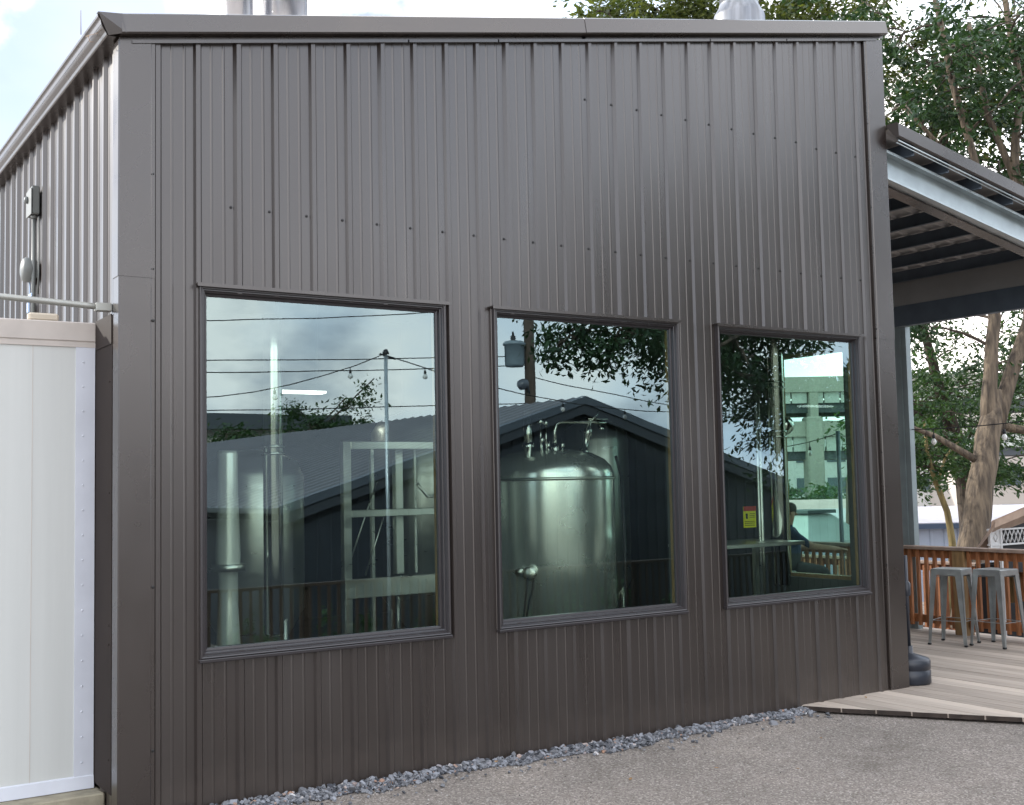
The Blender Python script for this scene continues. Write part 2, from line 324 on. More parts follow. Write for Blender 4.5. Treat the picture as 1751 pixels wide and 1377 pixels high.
# ================================================================= THE METAL BUILDING
XL, XR, YB = -.64, 5.55, 8.6
def roofz(x): return 4.20 + .197*(x+.64)       # wall top under the rake trim
B = root('metal_building', (2.4, 0, 0), 'dark bronze ribbed metal building with three large picture windows', 'building')
WIN = [(-.231, 1.325), (1.678, 3.232), (3.606, 5.147)]; WT, WB = 2.831, .797
RP = .2286
def rib_profile(a, b, phase=0.0):
    """list of (coordinate, height) across major and minor ribs between a and b"""
    pts = [(a, 0.0)]
    n0 = int(math.floor((a-phase)/RP)) - 1; n1 = int(math.ceil((b-phase)/RP)) + 1
    for n in range(n0, n1+1):
        rj = random.Random(n*31+int(phase*100)); c = phase + n*RP + rj.uniform(-.003, .003); lap = (.003 if n % 4 == 0 else 0) + rj.uniform(-.0012, .0012)
        for dx, h in ((-.026-lap, 0), (-.0135, .0185+lap), (.0115, .0185+lap), (.024, lap*.6), (.0275, 0),
                      (.071, 0), (.0755, .0028), (.083, .0028), (.0875, 0), (.141, 0), (.1455, .0028), (.153, .0028), (.1575, 0)):
            x = c+dx
            if a+.002 < x < b-.002: pts.append((x, h))
    pts.append((b, 0.0)); return pts
def height_at(pts, x):
    for (x0, h0), (x1, h1) in zip(pts, pts[1:]):
        if x0 <= x <= x1: return h0 + (h1-h0)*(x-x0)/max(1e-9, x1-x0)
    return 0
pts = rib_profile(XL+.002, XR-.002)
cuts = sorted(set([x for w_ in WIN for x in (w_[0]+.03, w_[1]-.03)]))
allx = sorted(pts + [(c, height_at(pts, c)) for c in cuts])
mb = MB()
for (x0, h0), (x1, h1) in zip(allx, allx[1:]):
    if x1-x0 < 1e-6: continue
    xm = (x0+x1)/2; hole = any(a+.03 < xm < b-.03 for a, b in WIN)
    zs = [(-.16, WB+.03), (WT-.03, None)] if hole else [(-.16, None)]
    for z0, z1 in zs:
        za = roofz(x0) if z1 is None else z1; zb_ = roofz(x1) if z1 is None else z1
        mb.face([(x0, -h0, z0), (x1, -h1, z0), (x1, -h1, zb_), (x0, -h0, za)])
mb.build('front_wall', mBronze, B)
# left side wall (ribs along y)
mb = MB(); pl = rib_profile(.02, YB, .12)
for (a, ha), (b, hb) in zip(pl, pl[1:]):
    mb.face([(XL-hb, b, -.2), (XL-ha, a, -.2), (XL-ha, a, 4.16), (XL-hb, b, 4.16)])
mb.build('side_wall', mBronze, B)
mb = MB(); mb.face([(XL, YB, -.9), (XR, YB, -.9), (XR, YB, roofz(XR)), (XL, YB, 4.16)]); mb.build('back_wall', mBronze, B)
# right wall with one opening
RW = (.42, 1.24, .84, 2.81)
mb = MB(); pr = sorted(rib_profile(.02, YB, .05) + [(RW[0], 0), (RW[1], 0)])
for (a, ha), (b, hb) in zip(pr, pr[1:]):
    if b-a < 1e-6: continue
    ym = (a+b)/2
    for z0, z1 in ([(-.9, RW[2]), (RW[3], 5.38)] if RW[0] < ym < RW[1] else [(-.9, 5.38)]):
        mb.face([(XR+ha, a, z0), (XR+hb, b, z0), (XR+hb, b, z1), (XR+ha, a, z1)])
mb.build('end_wall', mBronze, B)
# inner lining boards (so that the room is closed)
mb = MB(); t0, t1 = .066, .13
edges = [XL+.03] + [x for w_ in WIN for x in (w_[0]+.03, w_[1]-.015)] + [XR-.03]
for i in range(0, len(edges), 2): mb.box(edges[i], edges[i+1], t0, t1, -.05, roofz(XL)-.05)
for a, b in WIN:
    mb.box(a+.03, b-.03, t0, t1, -.05, WB+.03); mb.box(a+.03, b-.03, t0, t1, WT-.03, roofz(XL)-.05)
mb.box(XL+.03, XL+.1, t1, YB-.1, -.05, 4.1); mb.box(XL+.1, XR-.1, YB-.2, YB-.1, -.05, 4.1)
mb.box(XR-.1, XR-.03, t1, RW[0], -.05, 4.1); mb.box(XR-.1, XR-.03, RW[1], YB-.1, -.05, 4.1)
mb.box(XR-.1, XR-.03, RW[0], RW[1], -.05, RW[2]); mb.box(XR-.1, XR-.03, RW[0], RW[1], RW[3], 4.1)
mb.box(XL+.1, XR-.1, t1, YB-.2, 4.02, 4.1)
mb.build('inner_lining', mInt, B)
mb = MB(); mb.box(XL+.1, XR-.1, t1, YB-.2, -.12, -.02); mb.build('interior_floor', mIntFl, B)
# roof sheet
mb = MB(); s_ = .197
def rz(x, d=0): return 4.245 + s_*(x+.66) + d
mb.face([(-.66, -.02, rz(-.66)), (5.60, -.02, rz(5.60)), (5.60, YB+.1, rz(5.60)), (-.66, YB+.1, rz(-.66))])
mb.face([(-.66, -.02, rz(-.66, -.04)), (-.66, YB+.1, rz(-.66, -.04)), (5.60, YB+.1, rz(5.60, -.04)), (5.60, -.02, rz(5.60, -.04))])
roof = mb.build('roof', mBronze, B)
# rake trim in two lengths (upper one laps the lower), with hem and J strip below
def rake(x0, x1, off=0.0, cap_r=False):
    m_ = MB(); o = off
    prof = [(.06, .028), (-.050-o, .024), (-.062-o, .016), (-.082-o, -.088), (-.078-o, -.098), (-.062-o, -.100), (-.058-o, -.092), (-.030, -.096), (-.030, -.118)]
    # (y, z offset relative to rake line)
    for (ya, za), (yb, zb) in zip(prof, prof[1:]):
        m_.face([(x0, ya, rz(x0, za)), (x0, yb, rz(x0, zb)), (x1, yb, rz(x1, zb)), (x1, ya, rz(x1, za))])
    for xe in (x0, x1): m_.face([(xe, y_, rz(xe, z_)) for y_, z_ in prof])
    return m_
rake(-.665, 2.47).build('rake_trim', mTrim, B); rake(2.44, 5.585, .004).build('rake_trim', mTrim, B)
mb = MB()
x = -.47
for x0, x1 in ((-.60, 1.085), (1.095, 1.75), (1.76, 3.62), (3.63, 4.43), (4.44, 5.5)):
    mb.face([(x0, -.036, rz(x0, -.118)), (x1, -.036, rz(x1, -.118)), (x1, -.036, rz(x1, -.136)), (x0, -.036, rz(x0, -.136))])
    mb.face([(x0, -.036, rz(x0, -.136)), (x1, -.036, rz(x1, -.136)), (x1, -.002, rz(x1, -.134)), (x0, -.002, rz(x0, -.134))])
mb.build('closure_strip', mTrim, B)
# corner trims
def corner_left():
    m_ = MB(); T = .026
    # plan profile (x, y) of the outside corner
    for z0, z1, o in ((-.16, 2.86, 0), (2.85, 4.10, .0035)):
        pr_ = [(-.474, -.003), (-.474, -.022-o), (-.492, -.022-o), (-.498, -T-o), (XL-.020-o, -T-o), (XL-.026-o, -T+.006), (XL-.026-o, .085), (XL-.018, .10), (XL-.002, .10)]
        f = 1
        for (xa, ya), (xb, yb) in zip(pr_, pr_[1:]):
            m_.face([(xa, ya, z0), (xa, ya, z1 + (.0 if z1 < 3 else .04+.197*(xa-XL))), (xb, yb, z1 + (.0 if z1 < 3 else .04+.197*(xb-XL))), (xb, yb, z0)])
        m_.face([(xa, ya, z0) for xa, ya in pr_]); 
    return m_
corner_left().build('corner_trim', mTrim, B)
mb = MB()
for z0, z1, o in ((-.16, 2.83, 0), (2.82, 5.26, .003)):
    pr_ = [(5.352, -.003), (5.352, -.020-o), (5.368, -.020-o), (5.374, -.026-o), (XR+.020+o, -.026-o), (XR+.026+o, -.02), (XR+.026+o, .12)]
    for (xa, ya), (xb, yb) in zip(pr_, pr_[1:]):
        h = lambda q: z1 if z1 < 3 else rz(q, -.128)
        mb.face([(xa, ya, z0), (xb, yb, z0), (xb, yb, h(xb)), (xa, ya, h(xa))])
mb.build('corner_trim', mTrim, B)
# screws
def screw(x, y, z, ax=(0, -1, 0), r_=.0068):
    mb = MB(); mb.lathe([(r_*1.35, 0), (r_*1.35, .002), (r_*.8, .003), (r_*.75, .007), (0, .0075)], (x, y, z), 6, False, ax); mb.build('screw', mScrew, B)
for n in range(0, 24):
    x = n*RP - .042
    if x < 5.33: screw(x, 0, 3.292)
for n in range(11, 24):
    x = n*RP - .042
    if x < 5.33: screw(x, 0, 4.33 - (.02 if n > 20 else 0))
for z in (.35, 1.2, 2.62, 2.90, 3.42): screw(-.483, -.022, z)
for z in (1.0, 1.9, 2.9, 3.9, 4.6): screw(5.36, -.020, z)
for z in (.9, 2.3, 3.4, 4.3): screw(5.572, -.0, z, (1, 0, 0))
# gutter on the low eave
mb = MB()
gp = [(-.652, 4.215), (-.665, 4.235), (-.690, 4.150), (-.728, 4.146), (-.731, 4.158), (-.744, 4.190), (-.751, 4.196), (-.756, 4.215), (-.757, 4.238), (-.772, 4.246), (-.774, 4.256), (-.762, 4.258)]
outer = [(-.640, 4.150), (-.724, 4.146), (-.730, 4.152), (-.736, 4.166), (-.752, 4.186), (-.757, 4.194), (-.762, 4.226), (-.766, 4.232), (-.775, 4.240), (-.777, 4.252), (-.770, 4.257), (-.762, 4.256)]
for (xa, za), (xb, zb) in zip(outer, outer[1:]):
    mb.face([(xa, -.015, za), (xa, YB, za), (xb, YB, zb), (xb, -.015, zb)])
mb.face([(xa, -.015, za) for xa, za in outer] + [(-.640, -.015, 4.256)])
mb.face([(-.640, -.01, 4.20), (-.64, YB, 4.20), (-.76, YB, 4.20), (-.76, -.01, 4.20)])
gut = mb.build('gutter', mTrim, B)
mb = MB()   # end cap lip joining gutter to rake
mb.face([(-.778, -.030, 4.262), (-.660, -.066, 4.262), (-.642, -.084, 4.155), (-.724, -.030, 4.142)])
mb.face([(-.778, -.030, 4.262), (-.778, .01, 4.262), (-.660, .01, 4.262), (-.660, -.066, 4.262)])
mb.build('gutter_end_cap', mTrim, B)
# flat cover flashing low on the side wall
mb = MB(); mb.box(-.6675, XL-.02, .10, .452, .125, 2.655); mb.box(-.672, -.667, .10, .44, 2.50, 2.662)
for z in (.3, .9, 1.0, 1.7, 2.3): mb.lathe([(.006, 0), (.005, .004), (0, .005)], (-.6675, .14, z), 6, False, (-1, 0, 0))
mb.build('side_flashing', mat('flashing_matt', (.030, .022, .019), .75, spec=.25, var=.08), B)
# windows
for (a, b) in WIN:
    # outer casing made of mitred rings: profile from outside to glass (inset d, y)
    ring = [(0.0, -.001), (0.0, -.034), (.006, -.038), (.012, -.034), (.016, -.034), (.020, -.026), (.026, -.026), (.029, -.016), (.036, -.014), (.040, .010), (.052, .012), (.056, .030)]
    m_ = MB()
    def rect(d, y): return [(a+d, y, WB+d), (b-d, y, WB+d), (b-d, y, WT-d), (a+d, y, WT-d)]
    for (d0, y0), (d1, y1) in zip(ring, ring[1:]):
        p, q = rect(d0, y0), rect(d1, y1)
        for k in range(4): m_.face([p[k], p[(k+1) % 4], q[(k+1) % 4], q[k]])
    fr = m_.build('window_frame', mFrame, B)
    m_ = MB(); m_.box(a-.018, b+.018, -.052, -.001, WT+.001, WT+.012, c=.002); m_.box(a-.018, b+.018, -.056, -.050, WT-.008, WT+.012)
    m_.build('drip_cap', mTrim, fr)
    m_ = MB(); m_.box(a-.006, b+.006, -.045, -.001, WB-.020, WB-.001, c=.003); m_.build('sill', mFrame, fr)
    m_ = MB(); e = .052; m_.face([(a+e, .022, WB+e), (b-e, .022, WB+e), (b-e, .022, WT-e), (a+e, .022, WT-e)]); m_.build('pane', mGlass, fr)
    m_ = MB(); i0 = .030; i1 = .0515
    m_.box(a+i0, a+i1, .040, .064, WB+i0, WT-i0); m_.box(b-i1, b-i0, .040, .064, WB+i0, WT-i0)
    m_.box(a+i1, b-i1, .040, .064, WB+i0, WB+.038); m_.box(a+i1, b-i1, .040, .064, WT-.038, WT-i0)
    m_.build('jamb_liner', mPine, fr)
m_ = MB(); y0, y1, z0, z1 = RW
m_.box(XR-.035, XR+.03, y0-.04, y0+.03, z0-.04, z1+.04); m_.box(XR-.05, XR+.03, y1-.03, y1+.04, z0-.04, z1+.04)
m_.box(XR-.05, XR+.03, y0+.03, y1-.03, z0-.04, z0+.03); m_.box(XR-.05, XR+.03, y0+.03, y1-.03, z1-.03, z1+.04)
fr = m_.build('window_frame', mPine, B)
m_ = MB(); m_.face([(XR-.03, y0+.03, z0+.03), (XR-.03, y1-.03, z0+.03), (XR-.03, y1-.03, z1-.03), (XR-.03, y0+.03, z1-.03)]); m_.build('pane', mGlass2, fr)
# flues through the roof
def flue(x, y, r_, top, skirt=False, mm=None):
    zb_ = rz(x)
    m_ = MB(); pr_ = [(r_, zb_-.1)]
    z = zb_
    while z < top:
        pr_ += [(r_, z+.60), (r_*1.03, z+.602), (r_*1.03, z+.632), (r_, z+.634), (r_, z+.66)]; z += .66
    pr_ += [(r_, z), (r_*.9, z)]
    m_.lathe(pr_, (x, y, 0), 36); f = m_.build('flue', mm or mFlue, roof)
    if skirt:
        m_ = MB(); m_.lathe([(r_*1.02, zb_+.5), (r_*1.06, zb_+.47), (r_*1.30, zb_+.405), (r_*1.34, zb_+.38), (r_*1.34, zb_+.05)], (x, y, 0), 36); m_.build('flashing_collar', mm or mFlue, f)
flue(.375, 1.0, .095, 8.4); flue(.700, 1.0, .155, 8.4, False)
m_ = MB()
flue(4.86, .9, .165, 7.2, True, mFlueR)

# ================================================================= WALK-IN COOLER, SLAB, CONDUIT, BOX, ALARM
C = root('walk_in_cooler', (-2, 1.5, .1), 'white panelled walk-in cooler box against the left side wall', 'cooler')
mb = MB(); mb.box(-5.5, -.675, .45, 3.2, .165, 2.53)
mb.build('body', mWhite, C)
mb = MB()
for x in (-1.0, -1.85, -2.7): mb.box(x-.0015, x+.0015, .4485, .45, .17, 2.525)
mb.build('panel_seams', mBeige, C)
mb = MB(); mb.box(-.775, -.672, .444, .50, .165, 2.530)
for k in range(17): mb.lathe([(.006, 0), (.005, .003), (0, .004)], (-.735, .444, .24+k*.137), 8, True, (0, -1, 0))
mb.build('corner_strip', mWhiteTrim, C)
mb = MB(); mb.box(-5.52, -.668, .436, 3.2, 2.545, 2.655, c=.006); mb.box(-5.52, -.670, .442, .46, 2.515, 2.548)
mb.build('top_cap', mBeige, C)
mb = MB()
mb.face([(-5.5, .43, .100), (-.672, .43, .100), (-.672, .438, .165), (-5.5, .438, .165)]); mb.face([(-5.5, .438, .165), (-.672, .438, .165), (-.672, .452, .172), (-5.5, .452, .172)])
mb.face([(-5.5, .43, .100), (-.672, .43, .100), (-.672, .46, .098), (-5.5, .46, .098)]); mb.face([(-.672, .43, .1), (-.672, .46, .1), (-.672, .452, .172), (-.672, .438, .165)])
mb.build('base_trim', mWhiteTrim, C)
mb = MB(); mb.box(-6, -.645, .30, 3.4, -.35, .096, c=.008)
tag(mb.build('concrete_slab', mConc), 'weathered concrete slab under the white cooler', 'slab')
mb = MB()
mb.tube([(-3.4, .14, 2.76), (-1.5, .14, 2.735), (-.80, .14, 2.705), (-.72, .13, 2.700)], .017, 12)
mb.box(-.75, -.665, .10, .15, 2.675, 2.72, c=.004)
tag(mb.build('conduit_pipe', mDullPipe), 'horizontal pale conduit pipe above the cooler top', 'pipe')
D_ = root('disconnect_box', (-.69, 2.1, 3.6), 'small grey electrical box with long conduit on the ribbed side wall', 'electrical box')
mb = MB(); mb.box(-.712, -.662, 2.02, 2.18, 3.605, 3.80, c=.006); mb.box(-.720, -.7125, 2.015, 2.185, 3.60, 3.78, c=.003); mb.build('enclosure', mGrayMetal, D_)
mb = MB(); mb.lathe([(.022, 0), (.026, .006), (.018, .02), (0, .022)], (-.720, 2.14, 3.72), 14, True, (-1, 0, 0)); mb.build('handle', mGrayMetal, D_)
mb = MB(); mb.tube([(-.690, 2.07, 3.60), (-.690, 2.07, 2.55)], .014, 12); mb.tube([(-.690, 2.07, 3.605), (-.690, 2.07, 3.58)], .021, 12)
mb.tube([(-.675, 1.99, 3.58), (-.675, 1.98, 3.2), (-.675, 2.0, 3.05)], .006, 8)
mb.build('conduit', mGrayMetal, D_)
mb = MB(); mb.box(-.722, -.714, 1.98, 2.07, 3.03, 3.055, c=.003); mb.build('tag', mLtBlue, D_)
A_ = root('alarm_bell', (-.70, 2.15, 3.2), 'small round grey alarm housing beside the conduit on the side wall', 'alarm')
mb = MB(); mb.lathe([(.085, 0), (.085, .03), (.075, .045), (.05, .055), (0, .058)], (-.702, 2.14, 3.235), 28, True, (-1, 0, 0)); mb.build('dome', mGrayMetal, A_)
mb = MB(); mb.box(-.7015, -.662, 2.07, 2.22, 3.175, 3.295, c=.006); mb.build('back_box', mGrayMetal, A_)
mb = MB(); mb.tube([(-.70, 2.14, 3.15), (-.70, 2.14, 3.0)], .004, 6); mb.box(-.715, -.702, 2.115, 2.165, 2.94, 3.01, c=.004); mb.build('pull_tag', mLtBlue, A_)
mb = MB(); mb.box(-1.02, -.86, .47, .52, 2.656, 2.70, c=.012)
tag(mb.build('cream_bracket', mCream), 'small cream plastic bracket lying on the cooler top', 'bracket')
mb = MB()
for p in ([(-.79, .30, 4.245), (-.80, .26, 4.30), (-.805, .24, 4.36)], [(-.775, .25, 4.22), (-.778, .12, 4.185), (-.770, .02, 4.16), (-.765, -.03, 4.165)], [(-.775, .2, 4.21), (-.776, .16, 4.16), (-.768, .10, 4.14)]):
    mb.tube(p, [.0025, .002, .0015, .001][:len(p)], 5)
tag(mb.build('dry_twig', mat('dry_twig', (.22, .15, .10), .9)), 'thin dry twig caught on the gutter corner', 'twig')

# ================================================================= ROCK STRIP, PEBBLES, LEAVES
def shard(mb, c, s, rg):
    q = Quaternion((rg.uniform(-1, 1), rg.uniform(-1, 1), rg.uniform(-1, 1), rg.uniform(-1, 1))).normalized()
    n = rg.choice((4, 5, 6)); top = []; bot = []
    sx, sy, sz = s*rg.uniform(.7, 1.2), s*rg.uniform(.5, .9), s*rg.uniform(.18, .45)
    for k in range(n):
        a = 2*math.pi*(k+rg.uniform(-.25, .25))/n
        top.append(Vector((math.cos(a)*sx*.82, math.sin(a)*sy*.82, sz))); bot.append(Vector((math.cos(a)*sx*rg.uniform(.9, 1.1), math.sin(a)*sy, -sz)))
    e = Vector((q.to_euler().x*.35, q.to_euler().y*.35, q.to_euler().z)); 
    from mathutils import Euler
    Q = Euler((e.x, e.y, e.z)).to_matrix(); b = len(mb.v); c = Vector(c)
    mb.v += [tuple(c+Q@p) for p in top+bot]
    mb.f.append(tuple(b+k for k in range(n))); mb.f.append(tuple(b+n+k for k in range(n))[::-1])
    for k in range(n): mb.f.append((b+k, b+n+k, b+n+(k+1) % n, b+(k+1) % n))
    mb.sm += [False]*(n+2); mb.mi += [0]*(n+2)
mb = MB(); rg = random.Random(3)
for i in range(5200):
    x = rg.uniform(-.9, 4.42); wd = .13 + .05*math.sin(x*3.1) + .035*math.sin(x*7.7+1) + .02*math.sin(x*19)
    if x > 3.9: wd *= max(.25, 1-(x-3.9)/.8)
    t = rg.random()**1.15; y = -.03 - wd*t
    if rg.random() < .07: y -= rg.random()**2*.25
    s_k = rg.uniform(.010, .017)*(1+1.3*rg.random()**4)*(1-.3*t)
    z = gz(x, y) + .008 + (1-t)*rg.uniform(0, .03)
    shard(mb, (x, y, z), s_k, rg)
def rock_mat():
    m = mat('slate_chips', (.2, .22, .26), .8); N = m.node_tree.nodes; L = m.node_tree.links
    g = N.new('ShaderNodeNewGeometry'); r = N.new('ShaderNodeValToRGB'); e = r.color_ramp.elements
    e[0].color = (.040, .044, .054, 1); e[1].color = (.46, .46, .47, 1); a = e.new(.55); a.color = (.165, .168, .18, 1); a = e.new(.93); a.color = (.25, .26, .29, 1); a = e.new(.965); a.color = (.30, .17, .11, 1)
    L.new(g.outputs['Random Per Island'], r.inputs[0]); L.new(r.outputs[0], N['Principled BSDF'].inputs['Base Color']); return m
mRock = rock_mat()
tag(mb.build('slate_gravel', mRock), 'strip of blue-grey slate chips along the foot of the front wall', 'gravel', kind='stuff')
mb = MB(); rg = random.Random(5)
for i in range(2600):
    x = rg.uniform(-1, 7.5); y = -rg.uniform(.2, 3.6)
    if rg.random() < .45: y = -.18 - rg.random()**2*.6
    if y < -.14-(x-4.386)*1.45 or x < 4.3:
        shard(mb, (x, y, gz(x, y)+.001), rg.uniform(.0025, .007), rg)
def grit_mat():
    m = mat('loose_grit', (.3, .28, .26), .9); N = m.node_tree.nodes; L = m.node_tree.links
    g = N.new('ShaderNodeNewGeometry'); r = N.new('ShaderNodeValToRGB'); e = r.color_ramp.elements
    e[0].color = (.06, .055, .05, 1); e[1].color = (.50, .48, .45, 1); a = e.new(.6); a.color = (.27, .245, .225, 1)
    L.new(g.outputs['Random Per Island'], r.inputs[0]); L.new(r.outputs[0], N['Principled BSDF'].inputs['Base Color']); return m
tag(mb.build('loose_grit', grit_mat()), 'fine loose grit scattered over the asphalt', 'grit', kind='stuff')
mLeafDry = mat('dry_leaf', (.30, .17, .07), .8, var=.25, vs=40)
def dryleaf(x, y, z, s, a, label):
    m_ = MB(); T = Matrix.Translation((x, y, z)) @ Matrix.Rotation(a, 4, 'Z')
    outl = [(0, 0), (.3, .25), (.6, .34), (1, .3), (1.5, 0)]
    for sg in (-1, 1):
        for (xa, ya), (xb, yb) in zip(outl, outl[1:]):
            f = lambda X, Y: T @ Vector((X*s, sg*Y*s, s*(.12+.35*Y*Y*2+.05*X)))
            g0 = T @ Vector((xa*s, 0, s*(.05+.05*xa))); g1 = T @ Vector((xb*s, 0, s*(.05+.05*xb)))
            m_.face([g0, g1, f(xb, yb), f(xa, ya)])
    m_.tube([T @ Vector((0, 0, s*.05)), T @ Vector((-.4*s, .05*s, s*.1))], s*.02, 4)
    tag(m_.build('fallen_leaf', mLeafDry), label, 'leaf', 'fallen leaves')
rgl = random.Random(77)
for i, (x_, y_, lb) in enumerate(((3.42, -.30, 'tiny brown leaf beside the slate chips under the third window'), (3.0, -1.25, 'tiny rust-coloured leaf well out on the asphalt, centre'), (3.75, -.75, 'tiny yellowish leaf on the asphalt below the third window'), (2.9, -.42, 'small curled leaf near the slate chips below the middle window'))):
    dryleaf(x_, y_, gz(x_, y_)+.002, .013+.003*(i % 3), rgl.uniform(0, 6), lb)
dryleaf(2.02, -.86, gz(2, -.8)+.003, .030, .6, 'larger tan fallen leaf on the asphalt, left of the other leaf out there')
dryleaf(2.63, -.95, gz(2.6, -.9)+.003, .018, 2.2, 'small brown fallen leaf alone on the asphalt')
dryleaf(4.93, -.13, .012, .028, 1.0, 'tan fallen leaf on the pale tip of the deck by the wall')
dryleaf(1.55, -.17, gz(1.5, -.2)+.05, .035, 4.0, 'curled brown leaf lying on the slate chips')

# ================================================================= DECK (structure)
# boards run along y; front edge cut on a diagonal
mb = MB(); bw = .14; rg = random.Random(11)
x = 4.386
def front_y(x_): return -.14 - (x_-4.386)*1.44
xb = math.floor(4.386/bw)*bw
while xb < 8.70:
    x0 = max(xb+.003, 4.30); x1 = xb+bw-.003
    z1 = .010+rg.uniform(-.0015, .0015)
    ya, yb_ = front_y(x0), front_y(x1)
    ytop = 7.5 if x0 > 5.60 else -.002
    if x0 <= 4.386: ya = -.03
    P = [(x0, ya), (x1, yb_), (x1, ytop), (x0, ytop)]
    if x1 > x0:
        mb.face([(p[0], p[1], z1) for p in P]); mb.face([(P[0][0], P[0][1], z1), (P[0][0], P[0][1], z1-.032), (P[1][0], P[1][1], z1-.032), (P[1][0], P[1][1], z1)], mi=1)
        mb.face([(x0, ya, z1), (x0, ytop, z1), (x0, ytop, z1-.03), (x0, ya, z1-.03)]); mb.face([(x1, yb_, z1-.03), (x1, ytop, z1-.03), (x1, ytop, z1), (x1, yb_, z1)])
    xb += bw
tag(mb.build('deck', [mDeck, mat('deck_end_grain', (.035, .025, .02), .9, var=.3, vs=12)]), kind='structure')
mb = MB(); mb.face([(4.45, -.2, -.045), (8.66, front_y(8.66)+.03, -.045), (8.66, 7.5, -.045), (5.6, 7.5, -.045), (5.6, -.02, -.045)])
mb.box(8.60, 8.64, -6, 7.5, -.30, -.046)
tag(mb.build('deck_frame', mat('deck_frame_dark', (.05, .035, .025), .9)), kind='structure')  # dark brown sheet and edge board under the deck boards

# ================================================================= CANOPY
K = root('patio_canopy', (7, 3, 0), 'open steel patio canopy with sloping bronze roof beyond the building corner', 'canopy')
KS = -.188
def kz(x, d=0): return 4.615 + KS*(x-5.54) + d     # roof top surface at x
X1 = 8.80
mb = MB()
pr_ = [(-.02, .012), (-.135, .008), (-.150, -.002), (-.152, -.105), (-.140, -.118), (-.120, -.118)]
for (ya, za), (yb, zb) in zip(pr_, pr_[1:]): mb.face([(5.58, ya, kz(5.58, za)), (X1, ya, kz(X1, za)), (X1, yb, kz(X1, zb)), (5.58, yb, kz(5.58, zb))])
mb.face([(5.58, ya, kz(5.58, za)) for ya, za in pr_])
mb.build('fascia', mTrim, K)
mb = MB(); mb.tube([(5.6, -.128, kz(5.6, -.135)), (X1, -.128, kz(X1, -.135))], .007, 6); mb.tube([(5.6, -.11, kz(5.6, -.150)), (X1, -.11, kz(X1, -.150))], .005, 6); mb.build('drip_edge', mGalv, K)
mb = MB()   # ribbed roof panel, ribs run down the slope (along x)
y = -.13; ky = []
while y < 7.6:
    for d, h in ((0, 0), (.15, 0), (.163, -.025), (.19, -.025), (.203, 0)): ky.append((y+d, h))
    y += .2286
for (ya, ha), (yb, hb) in zip(ky, ky[1:]):
    mb.face([(5.58, ya, kz(5.58, -.03-ha*0+ha)), (X1, ya, kz(X1, -.03+ha)), (X1, yb, kz(X1, -.03+hb)), (5.58, yb, kz(5.58, -.03+hb))])
mb.face([(5.58, -.02, kz(5.58)), (5.58, 7.6, kz(5.58)), (X1, 7.6, kz(X1)), (X1, -.02, kz(X1))])
mb.build('roof_panel', mat('canopy_panel', (.52, .50, .49), .5, var=.05), K)
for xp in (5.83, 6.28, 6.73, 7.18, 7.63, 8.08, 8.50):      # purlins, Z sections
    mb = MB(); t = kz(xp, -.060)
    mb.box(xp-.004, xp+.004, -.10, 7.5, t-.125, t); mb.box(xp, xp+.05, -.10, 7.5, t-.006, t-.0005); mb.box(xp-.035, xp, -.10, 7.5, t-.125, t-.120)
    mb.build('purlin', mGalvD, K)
mb = MB()   # rake beam: C section sloping in x at y ~ .05
def slab(mb, x0, x1, y0, y1, d0, d1):
    P = [(x0, y0, kz(x0, d0)), (x1, y0, kz(x1, d0)), (x1, y1, kz(x1, d0)), (x0, y1, kz(x0, d0)), (x0, y0, kz(x0, d1)), (x1, y0, kz(x1, d1)), (x1, y1, kz(x1, d1)), (x0, y1, kz(x0, d1))]
    b = len(mb.v); mb.v += P
    for f in ((0,3,2,1), (4,5,6,7), (0,1,5,4), (2,3,7,6), (0,4,7,3), (1,2,6,5)): mb.f.append(tuple(b+k for k in f)); mb.sm.append(False); mb.mi.append(0)
slab(mb, 5.58, 8.62, .06, .068, -.44, -.192); slab(mb, 5.58, 8.62, -.02, .06, -.200, -.192); slab(mb, 5.58, 8.62, -.02, .06, -.44, -.432)
slab(mb, 5.58, 8.62, -.022, -.018, -.215, -.192); slab(mb, 5.58, 8.62, -.022, -.018, -.44, -.42)
mb.build('rake_beam', mGalv, K)
mb = MB(); slab(mb, 5.58, 8.62, .07, .19, -.455, -.442); mb.build('beam_soffit', mTrim, K)
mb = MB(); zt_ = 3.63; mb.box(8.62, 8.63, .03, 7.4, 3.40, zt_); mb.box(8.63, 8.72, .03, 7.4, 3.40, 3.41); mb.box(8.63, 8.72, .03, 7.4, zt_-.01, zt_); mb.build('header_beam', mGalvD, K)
mb = MB(); mb.box(8.625, 8.632, -.02, 7.4, 3.632, kz(8.64, -.06)); mb.build('eave_closure', mat('closure_panel', (.24, .235, .23), .5, var=.05), K)
mb = MB()
mb.box(8.62, 8.63, 2.25, 2.45, -.5, 3.39); mb.box(8.631, 8.70, 2.25, 2.26, -.5, 3.39); mb.box(8.631, 8.70, 2.44, 2.45, -.5, 3.39)
mb.box(8.70, 8.705, 2.26, 2.30, -.5, 3.39); mb.box(8.70, 8.705, 2.40, 2.44, -.5, 3.39); mb.box(8.612, 8.6195, 2.32, 2.345, -.5, 3.39)
mb.build('post', mGalvD if False else mat('post_steel', (.27, .32, .33), .45, metal=.5, var=.1), K)

